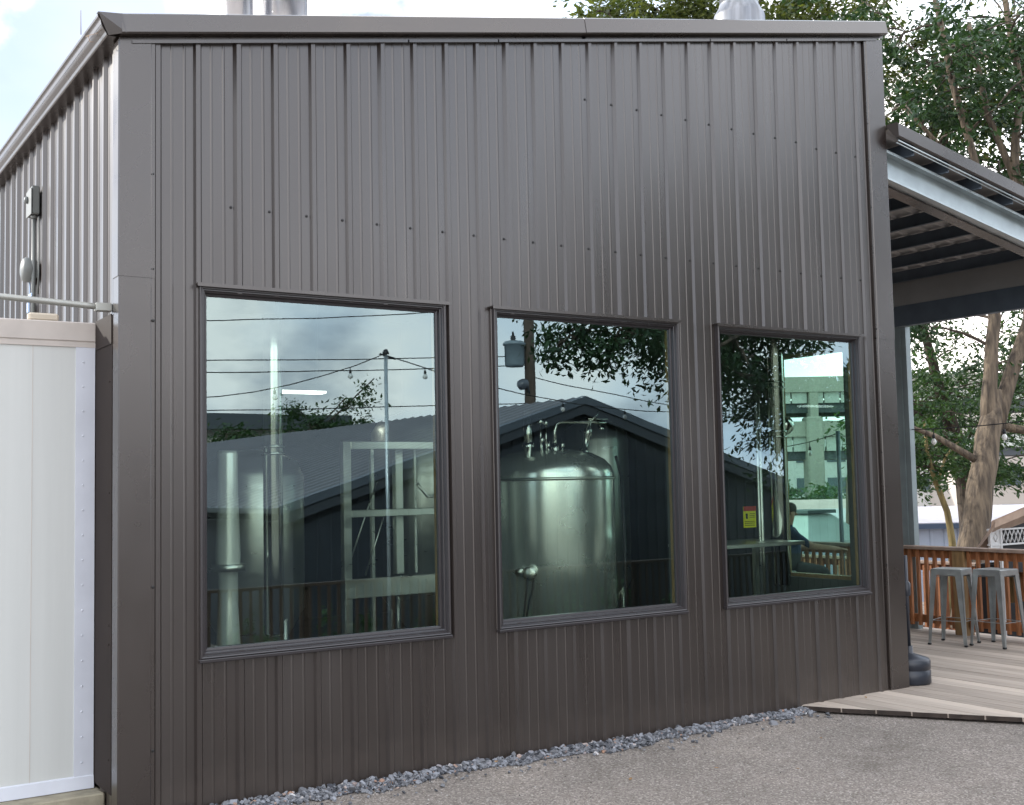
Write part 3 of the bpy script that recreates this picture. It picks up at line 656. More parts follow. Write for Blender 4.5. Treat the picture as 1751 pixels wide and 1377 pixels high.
# ================================================================= RAILINGS
def railing(name, x, y0, y1, ztop, zbase, posts, label, mats=(mRailCap, mRail, mPost)):
    r_ = root(name, (x, (y0+y1)/2, zbase), label, 'railing')
    m_ = MB(); m_.box(x-.075, x+.075, y0, y1, ztop-.035, ztop, c=.004); m_.build('cap_rail', mats[0], r_)
    m_ = MB(); m_.box(x-.005, x+.033, y0, y1, ztop-.125, ztop-.036); m_.build('top_rail', mats[1], r_)
    m_ = MB(); m_.box(x-.005, x+.033, y0, y1, zbase+.09, zbase+.175); m_.build('bottom_rail', mats[1], r_)
    y = y0+.05
    while y < y1-.03:
        if not any(abs(y-p) < .09 for p in posts):
            m_ = MB(); m_.box(x-.042, x-.006, y-.018, y+.018, zbase+.06, ztop-.037, c=.002); m_.build('baluster', mats[1], r_)
        y += .108
    for p in posts:
        m_ = MB(); m_.box(x-.06, x+.08, p-.07, p+.07, zbase-.3 if zbase > 0 else zbase-.35, ztop-.036, c=.004); m_.build('post', mats[2], r_)
    return r_
railing('deck_railing', 8.56, -.6, 7.2, .935, .01, (-.3, 1.62, 4.2, 6.8), 'reddish wooden deck railing behind the metal bar stools')
railing('ramp_railing', 10.6, -.4, 6.5, .60, -.42, (.2, 2.35, 4.5), 'lower wooden ramp railing seen through the deck railing')

# ================================================================= BAR STOOLS
def stool(loc, rot, label):
    s0 = root('bar_stool', loc, label, 'bar stool', 'metal bar stools on the deck')
    s0.rotation_euler = (0, 0, rot); H = .755; a = .150; b_ = .185
    m_ = MB(); m_.box(-a, a, -a, a, H-.012, H, c=.006)
    for sg in (-1, 1):
        m_.box(-a, a, sg*a-.004 if sg > 0 else -a-.004+.0, sg*a+.004, H-.060, H-.008); m_.box(sg*a-.004, sg*a+.004, -a+.004, a-.004, H-.060, H-.008)
    m_.build('seat', mStool, s0, local=False)
    for sx in (-1, 1):
        for sy in (-1, 1):
            m_ = MB(); w0, w1 = .062, .026
            t = Vector((sx*(a+.004), sy*(a+.004), H-.045)); g = Vector((sx*(b_+.005), sy*(b_+.005), .012))
            for ax in (0, 1):
                dv = Vector((-sx, 0, 0)) if ax == 0 else Vector((0, -sy, 0)); nn = Vector((0, -sy, 0)) if ax == 0 else Vector((-sx, 0, 0))
                P0 = [t, t+dv*w0, t+dv*w0+nn*.003, t+nn*.003]; P1 = [g, g+dv*w1, g+dv*w1+nn*.003, g+nn*.003]
                for k in range(4): m_.face([P0[k], P0[(k+1) % 4], P1[(k+1) % 4], P1[k]])
            lg = m_.build('leg', mStool, s0, local=False)
            m_ = MB(); m_.box(g.x-.016-sx*.008, g.x+.016-sx*.008, g.y-.016-sy*.008, g.y+.016-sy*.008, 0, .018, c=.004); m_.build('foot_cap', mBlackR, lg, local=False)
    m_ = MB(); z = .24; q = b_-.012-(z/H)*(b_-a)
    c4 = [(-q, -q), (q, -q), (q, q), (-q, q)]
    for k in range(4):
        A, Bp = c4[k], c4[(k+1) % 4]; m_.box(min(A[0], Bp[0])-.006, max(A[0], Bp[0])+.006, min(A[1], Bp[1])-.006, max(A[1], Bp[1])+.006, z-.003+.001*k, z+.003+.001*k)
    m_.build('foot_rail', mStool, s0, local=False)
    m_ = MB()
    for k in (-1, 1): m_.tube([(-a*.9, -k*a*.9, H-.075), (a*.9, k*a*.9, H-.075)], .005, 6)
    m_.build('cross_brace', mStool, s0, local=False)
    return s0
s1 = stool((7.92, 1.275, .011), R(16), 'grey metal bar stool left of the other by the railing post')
for loc, rot, lab in (((8.12, .91, .011), R(1), 'grey metal bar stool on the right, rightmost on the deck'),
                      ((8.10, 2.26, .011), R(24), 'metal bar stool mostly hidden behind the building corner'),):
    c = copy_tree(s1); c.location = loc; c.rotation_euler = (0, 0, rot); c['label'] = lab
U = root('umbrella_stand', (5.74, .10, .01), 'black plastic umbrella stand with pole at the foot of the building corner', 'umbrella stand')
mb = MB(); mb.lathe([(0, 0), (.155, 0), (.165, .012), (.165, .105), (.158, .112), (.158, .118), (.165, .124), (.165, .185), (.150, .205), (.045, .240), (.030, .245), (.030, .30), (0, .30)], (5.74, .10, .012), 36); mb.build('base', mBlackP, U)
mb = MB(); mb.tube([(5.74, .10, .30), (5.74, .10, 1.05)], .017, 12); mb.lathe([(.03, 0), (.034, .02), (.034, .10), (.02, .12)], (5.74, .10, .72), 16); mb.build('pole', mBlackP, U)
# string lights under the canopy
mBulb = mat('bulb_glass', (.75, .75, .72), .08, spec=.8)
def string_lights(name, pts, nb, label, group=None, br=.028, drop=.07, wire=.006):
    r_ = root(name, pts[0], label, 'string lights', group)
    m_ = MB(); m_.tube(pts, wire, 6); m_.build('wire', mBlackR, r_)
    # bulbs spread by arc length
    L_ = [0]
    for a, b in zip(pts, pts[1:]): L_.append(L_[-1]+(Vector(b)-Vector(a)).length)
    for k in range(nb):
        d = (k+.5)/nb*L_[-1]
        for i in range(len(L_)-1):
            if L_[i] <= d <= L_[i+1]:
                p = Vector(pts[i]).lerp(Vector(pts[i+1]), (d-L_[i])/(L_[i+1]-L_[i])); break
        m_ = MB(); m_.tube([p, p-Vector((0, 0, drop))], wire*.8, 6); m_.lathe([(.010, 0), (.016, -.01), (.017, -.045), (.012, -.05)], p-Vector((0, 0, drop-.01)), 10); sk = m_.build('socket', mBlackR, r_)
        m_ = MB(); m_.lathe([(.010, 0), (br*.8, -.02), (br, -.04), (br*.8, -.062), (0, -.075)], p-Vector((0, 0, drop+.035)), 12); m_.build('bulb', mBulb, sk)
    return r_
def sag(a, b, s, n=14):
    a, b = Vector(a), Vector(b); return [tuple(a.lerp(b, t/n)-Vector((0, 0, 4*s*(t/n)*(1-t/n)))) for t in range(n+1)]
string_lights('string_lights', sag((8.66, 2.4, 2.23), (8.66, -.2, 2.33), .05), 3, 'string lights hung along the deck edge under the canopy')

# ================================================================= TREES
def leaf(mb, p, n, u, s, asp=.42):
    v = n.cross(u).normalized()*s*asp; u = u*s; f = n*s*.10
    b = len(mb.v)
    mb.v += [tuple(p-u*.5), tuple(p+v*.5-f), tuple(p+u*.5-f*.5), tuple(p-v*.5-f)]
    mb.f += [(b, b+1, b+2), (b, b+2, b+3)]; mb.sm += [False, False]; mb.mi += [0, 0]
def rv(rg):
    while True:
        v = Vector((rg.uniform(-1, 1), rg.uniform(-1, 1), rg.uniform(-1, 1)))
        if .01 < v.length < 1: return v.normalized()
def tree(name, loc, label, limbs, blobs, mb_, ml, leaf_s=.13, seed=1, per=70, spread=(.75, .75, .35), group=None, cat='tree', droop=.3, twig=.012, wob=.05, asp=.42, fil=None, dens=1.0):
    """limbs: list of [(x,y,z,r),...]; blobs: list of (center, radii, n_clumps)"""
    rg = random.Random(seed); r_ = root(name, loc, label, cat, group)
    tr = MB(); joints = []
    for l in limbs:
        # subdivide with jitter
        P = []; Rr = []
        for (x0, y0, z0, ra), (x1, y1, z1, rb) in zip(l, l[1:]):
            d = (Vector((x1, y1, z1))-Vector((x0, y0, z0))).length; k = max(2, int(d/.45))
            for i in range(k):
                t = i/k; j = .0 if i == 0 else .035*d**.5*max(ra, .05)/.2
                P.append(Vector((x0+(x1-x0)*t+rg.uniform(-j, j), y0+(y1-y0)*t+rg.uniform(-j, j), z0+(z1-z0)*t))); Rr.append(ra+(rb-ra)*t)
        P.append(Vector(l[-1][:3])); Rr.append(l[-1][3])
        tr.tube(P, Rr, 14 if max(Rr) > .12 else 8, wob=wob, rg=rg)
        joints += [(p, q) for p, q in zip(P, Rr)][1:]
    lf = MB(); tw = MB()
    for (c, rad, n) in blobs:
        c = Vector(c); n = int(n*dens)
        for i in range(n):
            v = rv(rg); t = rg.random()**.45; p = c + Vector((v.x*rad[0], v.y*rad[1], v.z*rad[2]))*t
            if fil and not fil(p): continue
            jb = min(joints, key=lambda j: (j[0]-p).length + (1.0 if j[0].z > p.z+.5 else 0))
            mid = jb[0].lerp(p, .55) + Vector((rg.uniform(-.2, .2), rg.uniform(-.2, .2), rg.uniform(.05, .35)))*min(1, (jb[0]-p).length*.35)
            if (jb[0]-p).length < 4.5*max(1, leaf_s/.13):
                tw.tube([jb[0], jb[0].lerp(mid, .5)+Vector((0, 0, .05)), mid, p], [min(jb[1]*.6, twig*2.6), twig*1.7, twig*1.2, twig*.4], 5, cap=False)
                if i % 3 == 0: joints.append((mid, twig))
            sc = rg.uniform(.6, 1.25); out_ = (p-c); out_.z = 0
            out_ = out_.normalized() if out_.length > .01 else Vector((1, 0, 0))
            ns = 3 + int(rg.random()*4)    # sprays of leaves
            for q in range(ns):
                dirv = (out_*.6 + rv(rg)*.9); dirv.z = dirv.z*.5 - droop*.4; dirv.normalize(); ln = sc*spread[0]*rg.uniform(.5, 1.1)
                for k in range(int(per/ns)):
                    t = rg.random(); pp = p + dirv*ln*t + Vector((rg.gauss(0, .16)*spread[0], rg.gauss(0, .16)*spread[1], rg.gauss(0, .15)*spread[2]*1.5 - droop*t*t*.2))
                    if fil and not fil(pp): continue
                    nn = (Vector((0, 0, 1))*1.0 + rv(rg)*.85).normalized(); u = (dirv*.8 + rv(rg)*.9); u = (u-nn*u.dot(nn))
                    if u.length < .05: continue
                    leaf(lf, pp, nn, (u.normalized() + Vector((0, 0, -droop))).normalized(), leaf_s*rg.uniform(.65, 1.25), asp)
    b0 = len(tr.v); tr.v += tw.v; tr.f += [tuple(i+b0 for i in f) for f in tw.f]; tr.sm += tw.sm; tr.mi += [1]*len(tw.f)
    tr.build('trunk', [mb_, mBarkA], r_)
    lf.build('crown', ml, r_)
    return r_
G = gz
# big leaning tree seen behind the railing
tree('leaning_tree', (14.1, 5.5, gz(14.1, 5.5)), 'large tree with furrowed leaning trunk forked below the canopy roof', 
     [[(13.95, 5.5, -.85, 0.286), (14.20, 5.5, .62, 0.228), (14.45, 5.5, 1.5, 0.212), (14.72, 5.5, 2.3, 0.194), (14.90, 5.5, 2.75, 0.171), (15.0, 5.5, 3.1, 0.114)],
      [(14.78, 5.5, 2.4, 0.137), (14.90, 5.5, 3.35, 0.114), (15.08, 5.5, 4.3, 0.102), (15.12, 5.6, 6.0, 0.0743), (15.05, 5.7, 7.0, 0.0628), (14.65, 5.8, 8.4, 0.0571), (14.45, 5.9, 9.8, 0.0457), (14.3, 6, 11.5, 0.0286)],
      [(14.86, 5.45, 2.4, 0.137), (15.32, 5.4, 3.4, 0.12), (15.75, 5.3, 4.3, 0.108), (16.1, 5.4, 5.6, 0.0974), (16.0, 5.6, 7.0, 0.08), (16.3, 5.6, 8.5, 0.0628), (16.2, 5.8, 10.5, 0.0457)],
      [(16.0, 5.6, 6.8, 0.0685), (15.75, 5.9, 8.0, 0.0571), (15.5, 6.0, 9.6, 0.04)],
      [(15.12, 5.6, 6.4, 0.0514), (14.5, 6.0, 7.3, 0.04), (13.9, 6.2, 7.9, 0.0286)],
      [(14.5, 5.5, 1.9, 0.0685), (13.9, 5.9, 2.35, 0.0457), (13.3, 6.3, 2.65, 0.0228)],
      [(15.05, 5.5, 2.5, 0.0743), (16.2, 5.0, 2.3, 0.0571), (17.2, 4.6, 1.7, 0.04)],
      ],
     [((15.2, 6.0, 8.6), (2.6, 2.2, 1.6), 46), ((16.8, 5.6, 7.2), (1.6, 1.8, 1.5), 26), ((14.0, 6.4, 6.6), (1.4, 1.4, 1.1), 20), ((16.9, 5.6, 3.6), (1.2, 1.5, 1.3), 22), ((15.5, 7.2, 11.5), (3.2, 2.5, 1.4), 22), ((14.0, 7.2, 4.6), (1.4, 1.0, .8), 14), ((17.0, 5.2, 5.2), (1.2, 1.4, 1.2), 16)],
     mBarkY if False else mat('bark_leaning', (.060, .046, .035), .9, col2=(.19, .145, .10), vs=4, vscale=(3.5, 3.5, .45), bump=.035, bs=7, bscale=(4, 4, .35), detail=8), mLeafA, .15, 21, 85, dens=1.25)
# small tree by the railing with pale curved stem
tree('young_tree', (14.7, 6.3, gz(14.7, 6.3)), 'small tree with curved yellowish stem in front of the pale shed',
     [[(14.67, 6.3, -.8, 0.072), (14.77, 6.3, .55, 0.0612), (14.67, 6.3, 1.1, 0.054), (14.47, 6.35, 1.6, 0.0432), (14.35, 6.4, 2.1, 0.0324), (14.45, 6.5, 2.6, 0.0216)],
      [(14.5, 6.35, 1.55, 0.0288), (14.95, 6.5, 2.0, 0.0216), (15.35, 6.5, 2.3, 0.0144)]],
     [((14, 6.6, 1.75), (.75, .7, .35), 16), ((14.5, 6.9, 2.3), (1.0, .9, .45), 20), ((15.5, 7.2, 2.2), (.7, .6, .4), 10)], mBarkY, mLeafB, .11, 4, 85, (.5, .5, .3))
# mid-distance trees behind
tree('broad_tree', (24.5, 13, gz(24.5, 13)), 'broad dark tree standing behind the leaning trunk, filling the gap under the canopy',
     [[(24.5, 13, -3, .32), (24.6, 13, .5, .26), (24.2, 13, 2.6, .2), (23.5, 13, 4.2, .14), (23, 13, 6, .08)], [(24.6, 13, 1.2, .14), (25.6, 13, 3, .10), (26.6, 13, 4.5, .06)], [(24.3, 13, 2.4, .12), (22.6, 12.8, 3.2, .08), (21.2, 12.6, 3.6, .04)]],
     [((24, 13, 3.2), (3.0, 2.0, 1.2), 62), ((26.5, 13, 4.6), (2.4, 2, 1.8), 34), ((23.2, 13, 6.2), (3.0, 2, 1.7), 40), ((24.4, 12.4, 1.7), (2.1, 1.2, .5), 16), ((28.4, 12, 2.2), (2.0, 1.4, 1.3), 26)], mBarkA, mLeafB, .18, 31, 75, (.9, .9, .4), dens=1.25)
tree('tall_back_tree', (18.4, 11.5, gz(18.4, 11.5)), 'tall spreading tree behind the building whose crown shows over the roof edge',
     [[(18.4, 11.5, -.8, 0.336), (18.8, 11.5, 3.5, 0.272), (19.2, 11.3, 6.3, 0.208), (20.1, 11.0, 8.2, 0.16), (21.1, 10.8, 10.1, 0.128), (22.3, 10.6, 12.4, 0.088)],
      [(19.1, 11.3, 6.0, 0.176), (20.1, 10.9, 7.4, 0.144), (20.9, 10.8, 8.6, 0.12), (21.1, 10.6, 9.9, 0.088), (20.8, 10.6, 11.5, 0.056)],
      [(18.9, 11.5, 5.2, 0.176), (17.4, 11.8, 8.0, 0.136), (16.2, 12.0, 10.5, 0.096), (15.2, 12, 12.8, 0.056)],
      [(19.2, 11.4, 6.3, 0.16), (18.8, 11.6, 9, 0.128), (18.5, 11.8, 12.5, 0.064)],
      [(20.4, 10.9, 8.8, 0.08), (22, 10.4, 9.2, 0.056), (23.4, 10.2, 9.1, 0.032)]],
     [((20.8, 10.9, 10.4), (2.4, 2.0, 1.6), 48), ((21.8, 10.4, 8.0), (1.9, 1.5, 1.1), 26), ((18.4, 11.4, 11.4), (2.4, 2, 1.3), 44), ((14.2, 12.0, 11.0), (2.6, 1.6, .8), 56), ((13.0, 12.0, 11.2), (2.0, 1.4, .6), 36), ((17.5, 12.0, 11.6), (2.4, 1.6, .9), 30), ((23.8, 10.2, 12.0), (2.4, 2, 2.0), 36), ((12.4, 11.6, 10.6), (1.3, 1.2, .5), 12), ((16.8, 12.0, 12.6), (3.6, 2, 1.1), 40)],
     mBarkA, mLeafC, .17, 41, 75, (.85, .85, .4), dens=1.25)
tree('right_side_tree', (24, 9, gz(24, 9)), 'dark leafy tree behind the fork, at the right picture edge',
     [[(23.2, 9, -3, 0.288), (23.0, 9, 3, 0.24), (22.9, 9, 6.2, 0.208), (22.6, 9, 8.5, 0.176), (21.6, 9, 11.5, 0.112)], [(22.9, 9, 6.0, 0.16), (24.0, 9, 8.5, 0.12), (24.8, 9, 11, 0.064)], [(23.0, 9, 4.5, 0.128), (25, 8.6, 6.6, 0.08)]],
     [((23.2, 9.2, 8.0), (2.6, 2.2, 1.7), 50), ((24.8, 8.6, 5.0), (2.0, 2.0, 1.6), 34), ((21.4, 9.2, 11.2), (2.6, 2, 1.7), 40), ((24.6, 8.6, 2.2), (2.0, 1.4, 1.3), 30), ((25.2, 9, 11.6), (2.4, 2, 1.8), 30)],
     mBarkA, mLeafA, .18, 51, 75, (.9, .9, .4), dens=1.25)

# ================================================================= FAR THINGS ON THE RIGHT
mBlueW = mat('pale_blue_siding', (.50, .56, .68), .6, var=.04, vs=2)
def ribbed_box(name, x0, x1, y0, y1, z0, z1, mwall, mroof, label, rot=0, loc=(0, 0, 0), rise=.8, pitch=.4, cat='shed'):
    r_ = root(name, loc, label, cat); r_.rotation_euler = (0, 0, rot)
    m_ = MB()
    for (ax, lo, hi, fx, sg) in ((0, x0, x1, y0, -1), (0, x0, x1, y1, 1), (1, y0, y1, x0, -1), (1, y0, y1, x1, 1)):
        p = lo; P = []
        while p < hi:
            P += [(p, 0), (p+pitch*.72, 0), (p+pitch*.78, .035), (p+pitch*.92, .035), (min(p+pitch*.98, hi), 0)]; p += pitch
        for (a, ha), (b, hb) in zip(P, P[1:]):
            if ax == 0: m_.face([(a, fx+sg*ha, z0), (b, fx+sg*hb, z0), (b, fx+sg*hb, z1), (a, fx+sg*ha, z1)])
            else: m_.face([(fx+sg*ha, a, z0), (fx+sg*hb, b, z0), (fx+sg*hb, b, z1), (fx+sg*ha, a, z1)])
    m_.build('wall', mwall, r_, local=False)
    m_ = MB(); e = .35; ym = (y0+y1)/2
    T = [(x0-e, y0-e, z1), (x1+e, y0-e, z1), (x1+e, ym, z1+rise), (x0-e, ym, z1+rise), (x1+e, y1+e, z1), (x0-e, y1+e, z1)]
    m_.face([T[0], T[1], T[2], T[3]]); m_.face([T[3], T[2], T[4], T[5]])
    dn = lambda p: (p[0], p[1], p[2]-.14)
    m_.face([dn(T[0]), dn(T[3]), dn(T[2]), dn(T[1])]); m_.face([dn(T[3]), dn(T[5]), dn(T[4]), dn(T[2])])
    m_.face([T[0], dn(T[0]), dn(T[1]), T[1]]); m_.face([T[0], T[3], dn(T[3]), dn(T[0])]); m_.face([T[3], T[5], dn(T[5]), dn(T[3])]); m_.face([T[1], dn(T[1]), dn(T[2]), T[2]]); m_.face([T[5], T[4], dn(T[4]), dn(T[5])])
    for sx in (x0, x1): m_.face([(sx, y0, z1-.01), (sx, y1, z1-.01), (sx, ym, z1+rise-.12)])
    m_.build('roof', mroof, r_, local=False)
    m_ = MB(); m_.box(x0-.3, x1+.3, y0-e-.10, y0-e, z1-.16, z1-.02); m_.build('gutter', mat('blue_gutter_'+name, (.08, .12, .2), .5), r_, local=False)
    return r_
ribbed_box('pale_blue_shed', -8, 10, 0, 9, -6, 0, mBlueW, mat('shed_roof', (.42, .40, .44), .55, var=.1, vs=3), 'long pale blue ribbed metal shed beyond the railing', R(-30), (26.5, 14.2, .40), .33)
# little kiosk with lattice
KK = root('lattice_kiosk', (10.9, 1.9, gz(11, 2)), 'small white lattice kiosk with plank eave at the right edge beyond the deck', 'kiosk')
mKW = mat('kiosk_white', (.62, .62, .62), .5, var=.05); mKD = mat('kiosk_dark', (.012, .012, .014), .7)
mb = MB(); mb.box(9.95, 12.3, 2.06, 2.10, .55, 1.12); mb.box(9.95, 12.3, 2.06, 2.10, -.7, .2); mb.box(9.95, 12.3, 2.4, 2.44, -.7, .65); mb.box(9.95, 9.99, 2.1, 2.4, -.7, .65); mb.build('wall', mKD, KK)
mb = MB()
mb.box(9.66, 9.70, 2.02, 2.05, .84, 1.08); mb.box(9.86, 9.89, 2.02, 2.05, -.7, 1.08); mb.box(9.64, 9.86, 2.03, 2.05, .885, .905); mb.box(9.64, 12, 2.025, 2.05, 1.055, 1.075)
mb.box(9.70, 9.86, 2.035, 2.042, .70, 1.055); mb.box(9.66, 12, 2.025, 2.05, .880, .900)
for k in range(9):
    x0 = 9.90+k*.16
    mb.tube([(x0, 2.04, .90), (x0+.08, 2.04, 1.05), (x0+.16, 2.04, .90)], .010, 5); mb.tube([(x0, 2.04, 1.05), (x0+.08, 2.04, .90), (x0+.16, 2.04, 1.05)], .008, 5)
mb.tube([(9.78, 2.03, .93), (9.82, 2.03, .98), (9.78, 2.03, 1.03), (9.74, 2.03, .98), (9.78, 2.03, .93)], .006, 5)
mb.build('lattice_panel', mKW, KK)
mb = MB()
P = [(9.58, 1.098), (12.4, 1.70), (12.4, 1.80), (9.60, 1.175)]
mb.face([(x, 1.9, z) for x, z in P]); mb.face([(x, 1.95, z) for x, z in P][::-1]); mb.face([(9.60, 1.9, 1.175), (12.4, 1.9, 1.80), (12.4, 2.3, 1.20), (9.60, 2.3, .70)]); mb.face([(9.58, 1.9, 1.098), (9.6, 1.9, 1.175), (9.6, 2.3, .70), (9.58, 2.3, .66)])

mb.build('roof', mat('kiosk_plank', (.40, .29, .22), .8, var=.2, vs=5), KK)
# highway bridge in the distance (direction perpendicular to the view)
BG = root('highway_bridge', (58.9, 49.0, -3), 'double-deck concrete highway bridge far behind the trees', 'bridge'); BG.rotation_euler = (0, 0, R(-33.2))
mBC = mat('bridge_concrete', (.36, .35, .30), .85, var=.10, vs=.3); mBP = mat('bridge_panel', (.52, .54, .50), .7, var=.06, vs=.5); mBS = mat('bridge_girder_dark', (.06, .07, .08), .7)
zo = 3
mb = MB(); mb.box(-60, 60, 0, 7, 7.6+zo, 8.65+zo); mb.build('upper_deck', mBC, BG, local=False)
mb = MB(); mb.box(-60, 60, 0, 7, 4.55+zo, 5.6+zo); mb.build('lower_deck', mBC, BG, local=False)
mb = MB()
x = -60
while x < 60:
    mb.box(x+.03, x+1.05, .25, .4, 6.85+zo, 7.58+zo); x += 1.12
mb.build('upper_panels', mBP, BG, local=False)
mb = MB(); x = -60
while x < 60:
    mb.box(x+.03, x+1.05, .25, .4, 3.55+zo, 4.53+zo); x += 1.12
mb.build('lower_panels', mBP, BG, local=False)
for z_ in (6.2, 3.0): mb = MB(); mb.box(-60, 60, .5, 6.5, z_+zo, z_+.85+zo); mb.build('girder', mBS, BG, local=False)
for xc in (-24, -.35, 26, 44):
    mb = MB(); mb.box(xc-.55, xc+.55, -.35, 1.2, -6+zo, 5.9+zo, c=.1); mb.box(xc-.28, xc+.28, -.25, 1.0, 5.9+zo, 7.55+zo); mb.build('column', mBC, BG, local=False)
# pale buildings beyond
def block(name, loc, w_, d_, h, rot, mat_, label, rows, cols, mw):
    r_ = root(name, loc, label, 'building'); r_.rotation_euler = (0, 0, rot)
    m_ = MB(); m_.box(-w_/2, w_/2, 0, d_, -4, h); m_.build('wall', mat_, r_, local=False)
    m_ = MB(); m_.box(-w_/2-.2, w_/2+.2, -.2, d_+.2, h, h+.5); m_.build('roof', mat_, r_, local=False)
    for i in range(rows):
        for j in range(cols):
            m_ = MB(); x0 = -w_/2+(j+.2)*w_/cols; z0 = h-(i+.85)*h/rows; m_.box(x0, x0+.6*w_/cols, -.06, .0, z0, z0+.5*h/rows); m_.build('window', mw, r_, local=False)
mWin = mat('dark_far_window', (.10, .13, .16), .2)
block('white_office_block', (82, 68, -3), 20, 10, 8.6, R(-33), mat('white_block', (.70, .70, .68), .7), 'white office block with window rows behind the bridge', 3, 7, mWin)
block('beige_office_block', (96, 50, -3), 26, 10, 13, R(-33), mat('beige_block', (.62, .56, .50), .7), 'beige flat building beyond the trees at the right', 4, 9, mWin)
mShrub = mLeafB
tree('bridge_side_tree', (41, 36, gz(41, 36)), 'small round tree at the foot of the bridge column', [[(38.7, 31.5, -4, .3), (38.7, 31.5, -1, .2), (38.8, 31.5, .5, .1)]], [((38.7, 31.5, .4), (3.2, 2, 1.4), 40)], mBarkA, mLeafB, .3, 61, 60, (1.2, 1.2, .6))
tree('slim_bridge_tree', (36, 25, -3.5), 'slim light green tree between window and bridge', [[(38.0, 27.0, -4, .3), (38.0, 27.0, 2, .2), (37.6, 27.0, 6, .1)]], [((38.4, 26.6, 2.2), (1.3, 1.5, 2.2), 30), ((38.6, 26.6, 6.8), (1.5, 1.3, 1.6), 16)], mBarkA, mLeafB, .28, 62, 50, (1.0, 1.0, .6))
ribbed_box('pink_roof_shed', -7, 7, 0, 7, -4, 0, mat('pale_teal_siding', (.50, .60, .64), .6), mat('pink_roof', (.50, .38, .36), .7, var=.1, vs=2), 'low shed with faded pink roof and pale ribbed wall beyond the deck', R(-33), (21.8, 20.2, .05), .95)
# pale tent canopy beyond the ramp
TT = root('tent_canopy', (13.4, 8.3, gz(13.4, 8.3)), 'pale grey pointed tent canopy with a flat cap beyond the deck', 'tent')
mb = MB(); b = .63
q4 = [(12.6, 7.5), (14.2, 7.5), (14.2, 9.1), (12.6, 9.1)]; t4 = [(13.1, 7.95), (13.65, 7.95), (13.65, 8.5), (13.1, 8.5)]
for k in range(4):
    k2 = (k+1) % 4; mb.face([(*q4[k], b), (*q4[k2], b), (*t4[k2], 1.08), (*t4[k], 1.08)]); mb.face([(*q4[k], b-.12), (*q4[k2], b-.12), (*q4[k2], b), (*q4[k], b)])
mb.face([(*t, 1.08) for t in t4]); cv = mb.build('cover', mat('tent_cloth', (.42, .48, .48), .6, var=.06, vs=3), TT)
mb = MB(); mb.box(13.02, 13.73, 7.87, 8.58, 1.09, 1.15, c=.01); mb.build('cap', mat('tent_cap', (.06, .08, .09), .6), cv)
for (x, y) in q4:
    mb = MB(); mb.tube([(x, y, gz(x, y)), (x, y, b-.05)], .03, 8); mb.build('leg', mGalvD, TT)
mb = MB(); mb.tube([(9.0, 3.62, -.7), (9.0, 3.62, 2.28)], .026, 10)
tag(mb.build('string_light_pole', mGalvD), 'thin grey pole holding string lights just outside the deck rail', 'pole')
string_lights('deck_string_lights', sag((9.0, 3.62, 2.25), (8.66, 7.0, 2.6), .3) , 4, 'string lights running from the thin pole past the inner window')

# ================================================================= INTERIOR THINGS
mRackM = mSteelB
# vertical exhaust pipes
def vpipe(x, y, r_, z0, z1, label, seams=(2.0,), mat_=mSteel):
    rt = root('exhaust_pipe', (x, y, z0), label, 'pipe', 'vertical stainless pipes behind the glass')
    m_ = MB(); m_.lathe([(0, z0), (r_*.8, z0), (r_, z0+.02), (r_, z1-.04), (r_*.92, z1), (0, z1)], (x, y, 0), 32); p = m_.build('pipe', mat_, rt)
    m_ = MB()
    for z in seams:
        for d in (0, .045): m_.lathe([(r_, z+d-.01), (r_+.012, z+d-.006), (r_+.012, z+d+.006), (r_, z+d+.01)], (x, y, 0), 32)
    m_.build('clamp_bands', mat_, rt); return rt
vpipe(.515, .80, .062, .78, 2.82, 'tall thin stainless pipe behind the first window', (1.93,))
vpipe(5.05, .82, .075, .80, 4.0, 'stainless vertical pipe with two bands behind the third window', (2.48, 2.06))
T1 = root('highlight_tank', (.25, .95, 0), 'slim pale tank shaped after a highlight stripe on a tank, left of the first window', 'tank')  # bright highlight stripe of a steel tank, put into a slim pale shape
mb = MB(); mb.lathe([(0, .02), (.075, .03), (.085, .6), (.060, 1.0), (.062, 1.19), (.075, 1.21), (.075, 1.23), (.078, 1.3), (.062, 1.72), (.062, 1.93), (.055, 1.95), (0, 1.95)], (.235, .85, 0), 28); mb.build('shell', mat('tank_highlight_pale', (.86, .86, .80), .28, metal=.55, var=.12, vs=3, vscale=(3, 3, .3), bump=.001, bs=3, bd=1), T1)
mb = MB(); mb.lathe([(.06, 1.20), (.105, 1.20), (.105, 1.245), (.06, 1.245)], (.235, .85, 0), 28); mb.build('band', mSteelB, T1)
# large bright tank
T2 = root('brewing_tank', (2.95, 1.30, 0), 'large domed stainless brewing tank behind the middle window', 'tank')
R2 = .50; cx, cy = 2.93, 1.18
mb = MB(); mb.lathe([(R2*.96, .66), (R2, .70), (R2, 1.74), (R2*.995, 1.78), (R2*.96, 1.83), (R2*.86, 1.885), (R2*.66, 1.935), (R2*.35, 1.965), (0, 1.975)], (cx, cy, 0), 72)
mb.build('shell', mat('tank_steel', (.93, .95, .90), .24, metal=.86, bump=.0012, bs=2.0, rv=.05, vs=3, bscale=(3, 3, .25), bd=1), T2)
mb = MB(); mb.lathe([(R2+.001, 1.725), (R2+.014, 1.730), (R2+.014, 1.745), (R2+.001, 1.75)], (cx, cy, 0), 72); mb.build('weld_band', mSteelB, T2)
for k in range(4):
    a = k*math.pi/2+.6; mb = MB(); mb.tube([(cx+.42*math.cos(a), cy+.42*math.sin(a), -.02), (cx+.42*math.cos(a), cy+.42*math.sin(a), .68)], .03, 12); mb.build('leg', mSteelB, T2)
vx, vy = cx-.415, cy-.295
